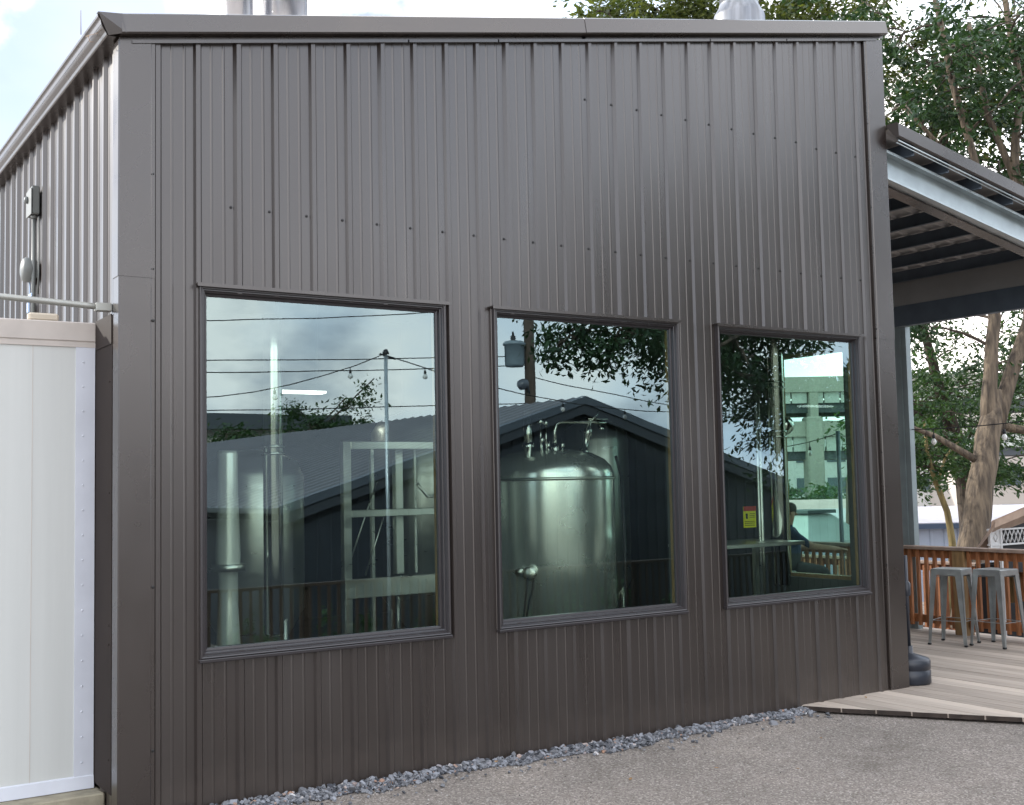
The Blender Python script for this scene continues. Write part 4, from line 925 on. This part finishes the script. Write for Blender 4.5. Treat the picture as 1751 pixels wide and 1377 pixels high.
mb = MB(); mb.lathe([(.046, 0), (.052, .006), (.052, .030), (.040, .040), (.024, .043), (0, .045)], (vx+.01, vy-.01, 1.05), 20, True, (-.70, -.75, 0)); mb.lathe([(.030, 0), (.030, .03), (0, .035)], (vx-.035, vy+.05, 1.06), 16, True, (-.9, -.3, 0)); vl = mb.build('valve', mSteelB, T2)
for dx in (0, .05):
    mb = MB(); mb.tube([(vx-.03+dx*.7, vy-.03-dx*.7, 1.02), (vx-.045+dx*.6, vy-.045-dx*.6, .95), (vx-.06+dx*.4, vy-.04-dx*.4, .85), (vx-.08+dx*.2, vy-.02-dx*.2, .62)], .007, 8); mb.build('hose', mBlackR, vl)
# top fittings
mb = MB(); mb.tube([(cx-.33, cy-.2, 1.90), (cx-.33, cy-.2, 2.26)], .030, 16); mb.lathe([(.045, 0), (.045, .03), (.03, .035)], (cx-.33, cy-.2, 1.98), 16); mb.build('vent_stack', mSteel, T2)
mb = MB(); mb.tube([(cx-.07, cy-.18, 1.95), (cx-.07, cy-.18, 2.10), (cx-.055, cy-.18, 2.15), (cx-.01, cy-.18, 2.175), (cx+.30, cy-.18, 2.175), (cx+.42, cy-.18, 2.17)], .014, 12)
mb.lathe([(.030, 0), (.030, .05), (.018, .055)], (cx-.07, cy-.18, 1.95), 14); mb.build('transfer_pipe', mSteel, T2)
mb = MB()
for (dx, dz, rr_) in ((-.20, 2.16, .022), (-.15, 2.15, .016), (-.19, 2.02, .018), (-.13, 1.98, .015), (.0, 1.98, .016)): mb.lathe([(rr_, 0), (rr_*1.1, .01), (rr_*.8, .04), (0, .045)], (cx+dx, cy-.18, dz), 14); mb.tube([(cx+dx, cy-.18, 1.94), (cx+dx, cy-.18, dz)], .008, 8)
mb.build('top_valves', mSteel, T2)
mb = MB(); mb.lathe([(.036, 0), (.036, .03), (.024, .04), (.026, .14), (.036, .15), (.028, .20), (.014, .22), (.014, .27)], (cx+.20, cy-.18, 1.93), 18, True, (.28, 0, 1)); mb.tube([(cx+.27, cy-.18, 2.17), (cx+.36, cy-.18, 2.26)], .008, 8)
mb.tube([(cx+.25, cy-.18, 2.20), (cx+.44, cy-.18, 2.20)], .006, 6); mb.lathe([(.02, 0), (.02, .03), (0, .03)], (cx+.38, cy-.18, 2.12), 12); mb.build('spray_fitting', mSteel, T2)
mb = MB(); mb.tube([(cx+.08, cy-.35, 1.93), (cx+.07, cy-.36, 2.08), (cx+.05, cy-.34, 2.10)], .007, 8); mb.tube([(cx+.36, cy-.38, 1.9), (cx+.47, cy-.30, 1.75), (cx+.44, cy-.36, 1.2), (cx+.32, cy-.50, .7)], .012, 8); mb.build('hose_line', mBlackR, T2)
# stainless rack / frame
RK = root('steel_rack', (1.7, 1.2, 0), 'square stainless pipe rack behind the first window', 'rack')
def bar(m_, x0, x1, y0, y1, z0, z1): m_.box(x0, x1, y0, y1, z0, z1, c=.004)
mb = MB(); bar(mb, 1.10, 1.158, 1.0, 1.06, .05, 2.02); mb.build('post', mRackM, RK)
mb = MB(); bar(mb, 1.55, 1.58, 1.5, 1.53, .05, 2.02); mb.build('post', mRackM, RK)
mb = MB(); bar(mb, 2.10, 2.158, 1.0, 1.06, .05, 2.02); mb.build('post', mRackM, RK)
mb = MB(); bar(mb, 1.158, 2.10, 1.0, 1.055, 1.965, 2.02); mb.build('top_rail', mRackM, RK)
mb = MB(); bar(mb, 1.158, 2.10, 1.005, 1.05, 1.50, 1.55); mb.build('middle_rail', mRackM, RK)
mb = MB(); bar(mb, 1.09, 2.17, .97, 1.0, .955, 1.085); mb.build('wide_rail', mSteelB, RK)
mb = MB(); bar(mb, 1.60, 1.66, 1.2, 1.26, 1.08, 2.0); bar(mb, 1.75, 1.77, 1.2, 1.22, 1.08, 1.98); mb.build('upright', mRackM, RK)
mb = MB(); mb.tube([(1.25, 1.3, 1.1), (1.5, 1.3, 1.75)], .006, 6); mb.tube([(1.40, 1.3, 1.08), (1.56, 1.3, 1.52)], .006, 6); mb.tube([(1.72, 1.1, 1.72), (1.80, 1.1, 1.63), (2.0, 1.1, 1.63)], .012, 8); mb.build('cables', mSteelB, RK)
# tanks deeper inside
def deep_tank(x, y, r_, h, label):
    rt = root('fermenter_tank', (x, y, 0), label, 'tank', 'tanks in the dark interior')
    m_ = MB(); m_.lathe([(0, .25), (r_*.3, .35), (r_, .8), (r_, h-.2), (r_*.85, h-.08), (r_*.4, h), (0, h+.01)], (x, y, 0), 48); m_.build('shell', mSteelB, rt)
    for k in range(4):
        a = k*math.pi/2+.4; m_ = MB(); m_.tube([(x+r_*.85*math.cos(a), y+r_*.85*math.sin(a), 0), (x+r_*.85*math.cos(a), y+r_*.85*math.sin(a), .9)], .025, 8); m_.build('leg', mSteelB, rt)
deep_tank(.95, 2.3, .38, 2.0, 'dim steel tank behind the thin pipe in the first window')
deep_tank(3.0, 3.3, .5, 2.4, 'dim steel tank right of centre deep behind the first window')
deep_tank(4.45, 2.6, .32, 2.3, 'dim narrow steel tank at the right edge of the middle window')
deep_tank(4.62, 1.45, .16, 2.05, 'narrow dark tank just left of the pipe in the third window')
mb = MB(); mb.tube([(4.10, .62, .05), (4.10, .62, 2.0)], .030, 14); mb.tube([(4.74, .75, .05), (4.74, .75, 2.45)], .010, 10); mb.tube([(4.80, .78, .05), (4.80, .78, 2.4)], .014, 10)
tag(mb.build('standpipe', mSteelB), 'thin standpipes rising left of the banded pipe in the third window', 'pipe')
mb = MB(); mb.lathe([(0, -.085), (.035, -.078), (.062, -.058), (.080, -.028), (.085, 0), (.080, .028), (.062, .058), (.035, .078), (0, .085)], (5.335, 1.0, 2.17), 32); mb.tube([(5.12, .85, 2.17), (5.27, .95, 2.17)], .02, 10)
tag(mb.build('steel_float_ball', mSteel), 'shiny dark steel ball beside the pipe in the third window', 'ball')
SG = root('warning_sign', (4.84, 1.0, 1.38), 'small yellow warning sign with dark red header behind the third window', 'sign')
mb = MB(); mb.box(4.79, 4.935, .985, .99, 1.295, 1.475); mb.build('board', mat('sign_yellow', (.75, .70, .02), .5), SG)
mb = MB(); mb.box(4.79, 4.935, .980, .984, 1.435, 1.475); mb.build('header', mat('sign_red', (.40, .04, .02), .5), SG)
mb = MB(); mb.box(4.815, 4.835, .980, .984, 1.37, 1.415)
for k, z in enumerate((1.41, 1.395, 1.38)): mb.box(4.86, 4.92, .981, .984, z, z+.004)
for k, z in enumerate((1.345, 1.330, 1.312)): mb.box(4.80, 4.92, .981, .984, z, z+.004)
mb.build('print', mBlackR, SG)
BN = root('work_bench', (4.6, .7, 0), 'stainless work bench edge across the bottom of the third window', 'bench')
mb = MB(); mb.box(4.0, 4.95, .45, 1.05, 1.165, 1.195, c=.004); mb.build('top', mSteelB, BN)
for x in (4.05, 4.9): mb = MB(); mb.box(x-.02, x+.02, .95, .99, 0, 1.165); mb.build('leg', mSteelB, BN)
LM = root('ceiling_lamp', (1.95, 4, 2.5), 'long white ceiling lamp seen glowing inside the first window', 'lamp')
mb = MB(); mb.box(1.75, 2.30, 3.9, 4.05, 2.62, 2.68, c=.006); mb.build('housing', mGrayMetal, LM)
mb = MB(); mb.box(1.77, 2.28, 3.91, 4.04, 2.600, 2.619); mb.build('diffuser', mat('lamp_diffuser', (.8, .8, .8), .5, emit=((1, .98, .92), 4.0)), LM)
mb = MB(); mb.tube([(1.82, 3.98, 2.68), (1.82, 3.98, 4.0)], .006, 6); mb.tube([(2.22, 3.98, 2.68), (2.22, 3.98, 4.0)], .006, 6); mb.build('hanger', mGrayMetal, LM)
c = copy_tree(LM); c.location = (3.1, 2.3, 3.45); c['label'] = 'ceiling lamp above the domed tank, its glow shining on the tank shoulder'; LM['group'] = c['group'] = 'ceiling lamps of the brewery'

# ================================================================= PERSON seated on the deck (seen through the third window)
def skin_person():
    rt = root('person', (7.95, 3.35, 0), 'person in dark blue t-shirt seated at the rail, one arm stretched along it', 'person')
    V = [((0, 0, .74), .15, .13), ((0, -.01, .90), .145, .115), ((0, .0, 1.05), .16, .115), ((0, .01, 1.17), .13, .09), ((0, .015, 1.24), .052, .052), ((.01, .0, 1.31), .058, .062), ((.015, -.005, 1.40), .078, .088), ((.015, -.005, 1.475), .06, .07),
         ((0, -.19, 1.16), .055, .055), ((.16, -.36, 1.02), .043, .043), ((.38, -.42, 1.0), .030, .030), ((.45, -.43, .99), .032, .020),
         ((0, .19, 1.16), .055, .055), ((.12, .28, .98), .043, .043), ((.32, .22, .98), .030, .030), ((.39, .20, .97), .032, .020),
         ((.03, -.10, .74), .095, .095), ((.40, -.12, .72), .065, .065), ((.42, -.12, .38), .045, .045), ((.50, -.12, .31), .04, .035),
         ((.03, .10, .74), .095, .095), ((.40, .12, .72), .065, .065), ((.42, .12, .38), .045, .045), ((.50, .12, .31), .04, .035)]
    E_ = [(0, 1), (1, 2), (2, 3), (3, 4), (4, 5), (5, 6), (6, 7), (3, 8), (8, 9), (9, 10), (10, 11), (3, 12), (12, 13), (13, 14), (14, 15), (0, 16), (16, 17), (17, 18), (18, 19), (0, 20), (20, 21), (21, 22), (22, 23)]
    # five fingers on each hand
    for h, y0, x0, z0 in ((11, -.43, .45, .99), (15, .20, .39, .97)):
        for k, (dy, ln) in enumerate(((-.030, .060), (-.011, .075), (.009, .070), (.028, .055))):
            a = len(V); V.append(((x0+.035, y0+dy, z0), .010, .010)); V.append(((x0+.035+ln*.6, y0+dy*1.1, z0-.006), .009, .009)); V.append(((x0+.035+ln, y0+dy*1.1, z0-.022), .008, .008)); E_ += [(h, a), (a, a+1), (a+1, a+2)]
        sg = 1 if h == 11 else -1
        a = len(V); V.append(((x0+.01, y0+sg*.04, z0), .011, .011)); V.append(((x0+.045, y0+sg*.058, z0-.008), .009, .009)); E_ += [(h, a), (a, a+1)]
    me = bpy.data.meshes.new('body'); me.from_pydata([v[0] for v in V], E_, []); o = bpy.data.objects.new('body', me); COL.objects.link(o)
    sk = o.modifiers.new('skin', 'SKIN'); 
    for i, d in enumerate(me.skin_vertices[0].data): d.radius = (V[i][1], V[i][2]); d.use_root = (i == 0)
    sb = o.modifiers.new('sub', 'SUBSURF'); sb.levels = 2; sb.render_levels = 2
    sk.use_smooth_shade = True
    m = bpy.data.materials.new('person_clothing_skin'); m.use_nodes = True; N = m.node_tree.nodes; L = m.node_tree.links
    tc = N.new('ShaderNodeTexCoord'); sp = N.new('ShaderNodeSeparateXYZ'); L.new(tc.outputs['Object'], sp.inputs[0])
    r = N.new('ShaderNodeValToRGB'); r.color_ramp.interpolation = 'CONSTANT'; e = r.color_ramp.elements
    e[0].position = 0; e[0].color = (.02, .02, .022, 1); e[1].position = .52; e[1].color = (.018, .035, .085, 1); a = e.new(.80); a.color = (.42, .24, .17, 1)
    mr = N.new('ShaderNodeMapRange'); mr.inputs['From Min'].default_value = .3; mr.inputs['From Max'].default_value = 1.5; L.new(sp.outputs[2], mr.inputs[0]); L.new(mr.outputs[0], r.inputs[0])
    # forearms bare
    gt = N.new('ShaderNodeMath'); gt.operation = 'GREATER_THAN'; gt.inputs[1].default_value = .13; L.new(sp.outputs[0], gt.inputs[0])
    gt2 = N.new('ShaderNodeMath'); gt2.operation = 'GREATER_THAN'; gt2.inputs[1].default_value = .9; L.new(sp.outputs[2], gt2.inputs[0])
    ml = N.new('ShaderNodeMath'); ml.operation = 'MULTIPLY'; L.new(gt.outputs[0], ml.inputs[0]); L.new(gt2.outputs[0], ml.inputs[1])
    mx = N.new('ShaderNodeMixRGB'); mx.inputs[2].default_value = (.42, .24, .17, 1); L.new(ml.outputs[0], mx.inputs[0]); L.new(r.outputs[0], mx.inputs[1]); L.new(mx.outputs[0], N['Principled BSDF'].inputs['Base Color']); N['Principled BSDF'].inputs['Roughness'].default_value = .7
    me.materials.append(m); o.parent = rt
    m_ = MB(); m_.lathe([(.092, -.02), (.095, .02), (.082, .06), (.045, .085), (0, .092)], (.010, -.005, 1.44), 20); m_.build('hair', mat('short_hair', (.05, .035, .028), .8), o, local=False)
    m_ = MB(); m_.tube([(.090, -.005, 1.405), (.108, -.005, 1.385), (.088, -.005, 1.378)], [.008, .013, .009], 6); m_.build('nose', m, o, local=False)
    m_ = MB()
    for s_ in (-1, 1): m_.lathe([(0, -.010), (.010, 0), (0, .010)], (.086, s_*.03, 1.415), 8)
    m_.build('eyes', mBlackR, o, local=False)
    m_ = MB()
    for s_ in (-1, 1): m_.lathe([(0, -.022), (.010, -.01), (.012, .01), (0, .024)], (.015, s_*.088-.005, 1.395), 8)
    m_.build('ears', m, o, local=False)
    rt.rotation_euler = (0, 0, R(-30)); rt.location = (7.9, 3.45, -.07); rt.scale = (.98, .98, .98)
    return rt
skin_person()
c = copy_tree(s1); c.location = (7.9, 3.45, -.15); c.rotation_euler = (0, 0, R(-30)); c['label'] = 'metal bar stool under the seated person, seen through the third window'; c.location.z = .011; c.scale = (1, 1, .84)

# ================================================================= ACROSS THE YARD (seen as reflections in the panes)
GB = root('gabled_building', (11.4, -18, -1.2), 'dark gabled outbuilding with grey metal roof reflected in the windows', 'building')
mNavy = mat('navy_siding', (.022, .027, .036), .5, var=.12, vs=3); mGrRoof = mat('grey_metal_roof', (.15, .15, .165), .42, var=.07, vs=1.5, rv=.05)
AX, AZ, YF, YE = 11.42, 3.38, -12.0, -34.0; EX0, EX1 = 5.05, 17.8; EZ = 1.40
mb = MB()
def gtop(x): return AZ - .20 - abs(x-AX)*(AZ-EZ)/(AX-EX0)
x = EX0+.35; P = []
while x < EX1-.35:
    P += [(x, 0), (x+.19, 0), (x+.205, .025), (x+.235, .025), (x+.25, 0)]; x += .25
P = sorted(P+[(AX, 0)])
for (a, ha), (b, hb) in zip(P, P[1:]):
    mb.face([(a, YF-.25+ha, -2.2), (b, YF-.25+hb, -2.2), (b, YF-.25+hb, gtop(b)), (a, YF-.25+ha, gtop(a))])
mb.face([(EX0+.35, YF-.25, -2.2), (EX0+.35, YE, -2.2), (EX0+.35, YE, EZ-.1), (EX0+.35, YF-.25, EZ-.1)])
mb.face([(EX1-.35, YF-.25, -2.2), (EX1-.35, YE, -2.2), (EX1-.35, YE, EZ-.1), (EX1-.35, YF-.25, EZ-.1)])
mb.face([(EX0+.35, YE, -2.2), (EX1-.35, YE, -2.2), (EX1-.35, YE, EZ-.1), (AX, YE, AZ-.2), (EX0+.35, YE, EZ-.1)])
mb.build('wall', mNavy, GB)
mb = MB(); y = YF; sl = (AZ-EZ)/(AX-EX0)
while y > YE:
    for (ya, yb, h0, h1) in ((y, y-.36, 0, 0), (y-.36, y-.375, 0, .03), (y-.375, y-.405, .03, .03), (y-.405, y-.42, .03, 0)):
        mb.face([(EX0, ya, EZ+h0), (EX0, yb, EZ+h1), (AX, yb, AZ+h1), (AX, ya, AZ+h0)]); mb.face([(EX1, ya, EZ+h0), (AX, ya, AZ+h0), (AX, yb, AZ+h1), (EX1, yb, EZ+h1)])
    y -= .42
for s_, ex in ((-1, EX0), (1, EX1)): mb.face([(ex, YF, EZ-.03), (ex, YE, EZ-.03), (AX, YE, AZ-.03), (AX, YF, AZ-.03)])
rf = mb.build('roof', mGrRoof, GB)
mb = MB()
for ex in (EX0, EX1):
    mb.face([(ex, YF+.02, EZ+.02), (AX, YF+.02, AZ+.02), (AX, YF+.02, AZ-.13), (ex, YF+.02, EZ-.13)]); mb.face([(ex, YF+.02, EZ+.025), (AX, YF+.02, AZ+.025), (AX, YF-.12, AZ+.035), (ex, YF-.12, EZ+.035)])
mb.build('rake_trim', mat('rake_trim_slate', (.075, .09, .11), .4), rf)
mb = MB()
for ex in (EX0, EX1):
    mb.face([(ex, YF-.02, EZ-.13), (AX, YF-.02, AZ-.13), (AX, YF-.05, AZ-.32), (ex, YF-.05, EZ-.32)])
mb.build('barge_board', mat('barge_navy', (.05, .058, .070), .5), rf)
mb = MB(); mb.box(EX0-.12, EX0, YE, YF, EZ-.10, EZ+.0, c=.01); mb.box(EX0, EX0+.3, YE, YF, EZ-.24, EZ-.22); mb.build('gutter', mat('gutter_slate', (.05, .06, .065), .4), rf)
# porch post and light band of the side wall
LP = root('light_pole', (4.5, -7, gz(4.5, -7)), 'slim grey steel pole carrying yard string lights, reflected in the first window', 'pole')
mb = MB(); mb.tube([(4.52, -7, gz(4.5, -7)-.05), (4.52, -7, 3.42)], .024, 12); mb.build('pole', mGalv, LP)
mb = MB(); mb.lathe([(.04, 0), (.045, .02), (.02, .06), (0, .065)], (4.52, -7, 3.40), 14); mb.tube([(4.43, -7, 3.40), (4.66, -7, 3.34)], .012, 8); mb.build('cap', mBlackR, LP)
string_lights('yard_string_lights', sag((4.5, -7, 3.40), (-1.5, -7.2, 3.35), .62), 6, 'yard string lights stretching left from the slim pole', 'yard string lights', .034, .04, .007)
string_lights('yard_string_lights', sag((4.54, -7, 3.38), (14.6, -7.2, 3.5), .70), 9, 'yard string lights stretching right from the slim pole', 'yard string lights', .034, .04, .007)
UP = root('utility_pole', (15.55, -20, -1.2), 'tall wooden utility pole with grey transformer behind the gabled outbuilding', 'utility pole')
mb = MB(); mb.tube([(15.50, -20, -1.3), (15.56, -20, 9.2)], [.17, .13], 14); mb.build('pole', mat('pole_wood', (.075, .055, .042), .9, var=.2), UP)
mb = MB(); mb.lathe([(0, 4.86), (.23, 4.88), (.26, 4.95), (.27, 5.46), (.31, 5.47), (.31, 5.52), (.24, 5.58), (0, 5.60)], (15.05, -20, 0), 28); tr_ = mb.build('transformer', mat('transformer_grey', (.20, .25, .28), .45), UP)
mb = MB(); mb.lathe([(.06, 0), (.085, .03), (.05, .05), (.085, .08), (.05, .1), (.085, .13), (.04, .16), (.02, .28)], (15.02, -20, 5.58), 12); mb.build('bushing', mBlackR, tr_)
mb = MB(); mb.box(15.25, 15.5, -20.03, -19.97, 5.30, 5.36); mb.box(15.25, 15.5, -20.03, -19.97, 5.0, 5.06); mb.build('bracket', mBlackR, UP)
mb = MB(); mb.tube([(15.45, -19.9, 4.15), (15.35, -19.85, 4.35), (15.28, -19.8, 4.42)], .025, 8); mb.lathe([(.03, 0), (.12, .05), (.15, .16), (.13, .26), (.0, .34)], (15.30, -19.8, 4.45), 18, True, (-.9, .1, -.35)); mb.build('yard_lamp', mat('lamp_housing', (.09, .10, .12), .4), UP)
mb = MB()
for a, b, s_ in (((15.5, -20, 6.6), (-14, -22, 6.2), .9), ((15.5, -20, 5.2), (-14, -21, 4.7), .35), ((15.5, -20, 4.95), (-14, -21, 4.75), .5), ((15.5, -20, 3.9), (-14, -22, 3.4), .2), ((15.6, -20, 4.62), (34, -20.6, 2.9), .25), ((15.6, -20, 6.6), (44, -22, 6.0), .9)):
    mb.tube(sag(a, b, s_, 24), .014, 6)
tag(mb.build('overhead_cables', mBlackR), 'dark overhead utility cables running off the wooden pole', 'cables')
# overhanging tree at the yard side (its branches show in the middle and right panes)
def keep(p):  # the crown's ragged lower left edge
    e = 2.55 + .18*math.sin(p.x*3.3+p.y) + .10*math.sin(p.x*7.1)
    if p.x < 7.4: e = 2.62 + (7.4-p.x)*.38
    return p.z > e and p.x > 5.15
tree('overhanging_tree', (14.2, -5.2, gz(14, -5)), 'large leafy tree overhanging the yard, its branches reflected in two windows',
     [[(14.2, -5.2, -1.1, .34), (14.0, -5.2, 1.6, .28), (13.4, -5.1, 3.2, .22), (12.2, -5.2, 4.6, .16), (10.2, -5.2, 5.4, .11), (8.0, -5.2, 5.2, .07), (6.3, -5.1, 4.5, .03)],
      [(14.0, -5.2, 2.0, .2), (14.5, -5.4, 4.8, .15), (14.6, -5.6, 7.5, .08)], [(12.2, -5.2, 4.6, .1), (10.6, -4.6, 4.4, .07), (9.0, -4.4, 3.9, .04), (7.8, -4.6, 3.3, .02)], [(13.2, -5.1, 3.4, .1), (11.5, -6.0, 4.0, .07), (9.8, -6.2, 3.8, .04)]],
     [((7.0, -5.2, 4.0), (1.2, .9, .8), 34), ((8.3, -5.4, 3.8), (1.2, .9, .9), 34), ((9.7, -5.6, 3.7), (.9, 1, .9), 24), ((8.6, -5.0, 3.0), (.7, .7, .35), 9), ((10.2, -5.4, 2.6), (.8, .8, 1.0), 30), ((11.3, -5.8, 3.0), (.9, .8, 1.0), 34), ((6.0, -5.2, 3.35), (.35, .4, .25), 5), ((9.2, -5.2, 5.2), (3.0, 1.6, .8), 40), ((13.6, -5.4, 7.0), (2.6, 2.2, 1.8), 40)],
     mBarkA, mLeafA, .105, 71, 60, (.55, .55, .3), droop=.55, asp=.42, fil=lambda p: p.y < -3.2 and (keep(p) or p.x > 9.6), dens=2.2)
DS = root('added_dark_screen', (15, -8.1, -1.2), 'tall dark screen added at the yard edge to darken the third-window reflection', 'screen')  # added screen, placed so the third pane reflects something dark
mDS = mat('added_screen_dark', (.016, .018, .017), .85, var=.3, vs=3, vscale=(6, 6, .5))
mb = MB(); mb.box(12.75, 17.5, -8.10, -8.05, -1.6, 3.0)
for k in range(24): mb.box(12.75+k*.2, 12.76+k*.2, -8.05, -8.04, -1.6, 3.0)
mb.build('boards', mDS, DS)
mb = MB(); mb.box(12.72, 17.53, -8.14, -8.02, 3.0, 3.06); mb.build('cap_board', mNavy, DS)
tree('hedgerow_tree', (10, -26, -1.2), 'feathery tree beyond the outbuilding roof with long shoots reaching up',
     [[(12.6, -37, -1.2, .2), (12.8, -37, 2.5, .12), (13.0, -37, 3.8, .05)], [(14, -37, -1.2, .2), (15, -37, 3.0, .10), (17.0, -37, 4.2, .05), (19.3, -37, 6.2, .02)], [(15, -37, 3.0, .08), (17.2, -37, 4.6, .03), (18.0, -37, 5.4, .015)]],
     [((15.0, -37, 3.4), (3.0, 1.0, .7), 80), ((17.5, -37, 4.0), (1.8, .8, .6), 36), ((18.6, -37, 5.4), (.7, .4, .6), 7), ((16.3, -37, 4.6), (1.0, .4, .4), 8), ((16.5, -37, 2.4), (5.0, 1.0, 1.0), 70)], mBarkA, mLeafB, .22, 81, 60, (1.0, 1.0, .6), droop=.1)
OV = root('far_overpass', (8, -70, -2), 'long dark overpass on the skyline beyond the outbuilding roof', 'bridge')
mb = MB(); mb.box(-20, 32, -72, -66, 5.6, 6.6); mb.build('deck_edge', mBS, OV)
mb = MB(); mb.box(-20, 32, -71, -67, 4.2, 5.59); mb.build('girder', mBC, OV)
for x in (-8, 8, 18, 30): mb = MB(); mb.box(x-.8, x+.8, -70.5, -68, -3, 4.19); mb.build('column', mBC, OV)
# low fence with shrubs in front of the outbuilding
mFenceD = mat('dark_fence_wood', (.040, .024, .016), .8, var=.2, vs=6)
def rail_x(name, y, x0, x1, ztop, zb, label):
    r_ = root(name, ((x0+x1)/2, y, zb), label, 'fence')
    m_ = MB(); m_.box(x0, x1, y-.07, y+.07, ztop-.04, ztop); m_.build('top_rail', mFenceD, r_)
    m_ = MB(); m_.box(x0, x1, y-.02, y+.02, zb+.1, zb+.19); m_.build('bottom_rail', mFenceD, r_)
    x = x0+.1
    i = 0
    while x < x1 and i < 95:
        m_ = MB(); m_.box(x-.02, x+.02, y+.021, y+.055, zb+.05, ztop-.041); m_.build('picket', mFenceD, r_); x += .14; i += 1
    x = x0
    while x <= x1:
        m_ = MB(); m_.box(x-.05, x+.05, y-.068, y-.021, zb-.4, ztop-.041); m_.build('post', mFenceD, r_); x += 1.9
    return r_
rail_x('yard_fence', -8.6, 2.2, 14.2, .42, -1.0, 'low brown picket fence at the yard edge, reflected low in the windows')
rg = random.Random(9)
for i, (x, y, s_) in enumerate(((3.6, -9.6, .5), (5.2, -9.8, .6), (6.9, -9.7, .45), (8.9, -9.6, .65), (10.3, -9.8, .75), (12.0, -9.7, .6))):
    tree('yard_shrub', (x, y, -1.25), 'green shrub behind the low yard fence, %s' % ('at its left end', 'second from its left end', 'third from its left end', 'third from its right end, beside the tallest', 'the tallest of the row', 'at its right end')[i],
         [[(x, y, -1.28, .03), (x+.05, y, -.9, .02), (x, y, -.9+s_*.9, .008)]], [((x, y, -.85+s_*.55), (s_*.9, .4, s_*.75), 14)], mBarkA, mLeafB, .09, 90+i, 60, (.3, .3, .3), group='shrubs behind the yard fence', cat='shrub', twig=.005)
# distant tree line closing the horizon
mb = MB(); rg = random.Random(15)
for i in range(9000):
    a = rg.uniform(0, 2*math.pi); 
    r_ = rg.uniform(150, 190); h = 5 + 3.2*math.sin(a*9)+2.2*math.sin(a*23+1)+1.5*math.sin(a*51)
    p = Vector((10+r_*math.cos(a), r_*math.sin(a), -4+rg.random()**.7*h*1.25))
    if math.hypot(p.x-62, p.y-47) < 40: continue
    nn = rv(rg); u = nn.cross(rv(rg)).normalized(); leaf(mb, p, nn, u, rg.uniform(2.0, 3.6), .8)
tag(mb.build('distant_tree_line', mLeafA), 'distant belt of trees along the horizon', 'trees', kind='stuff')
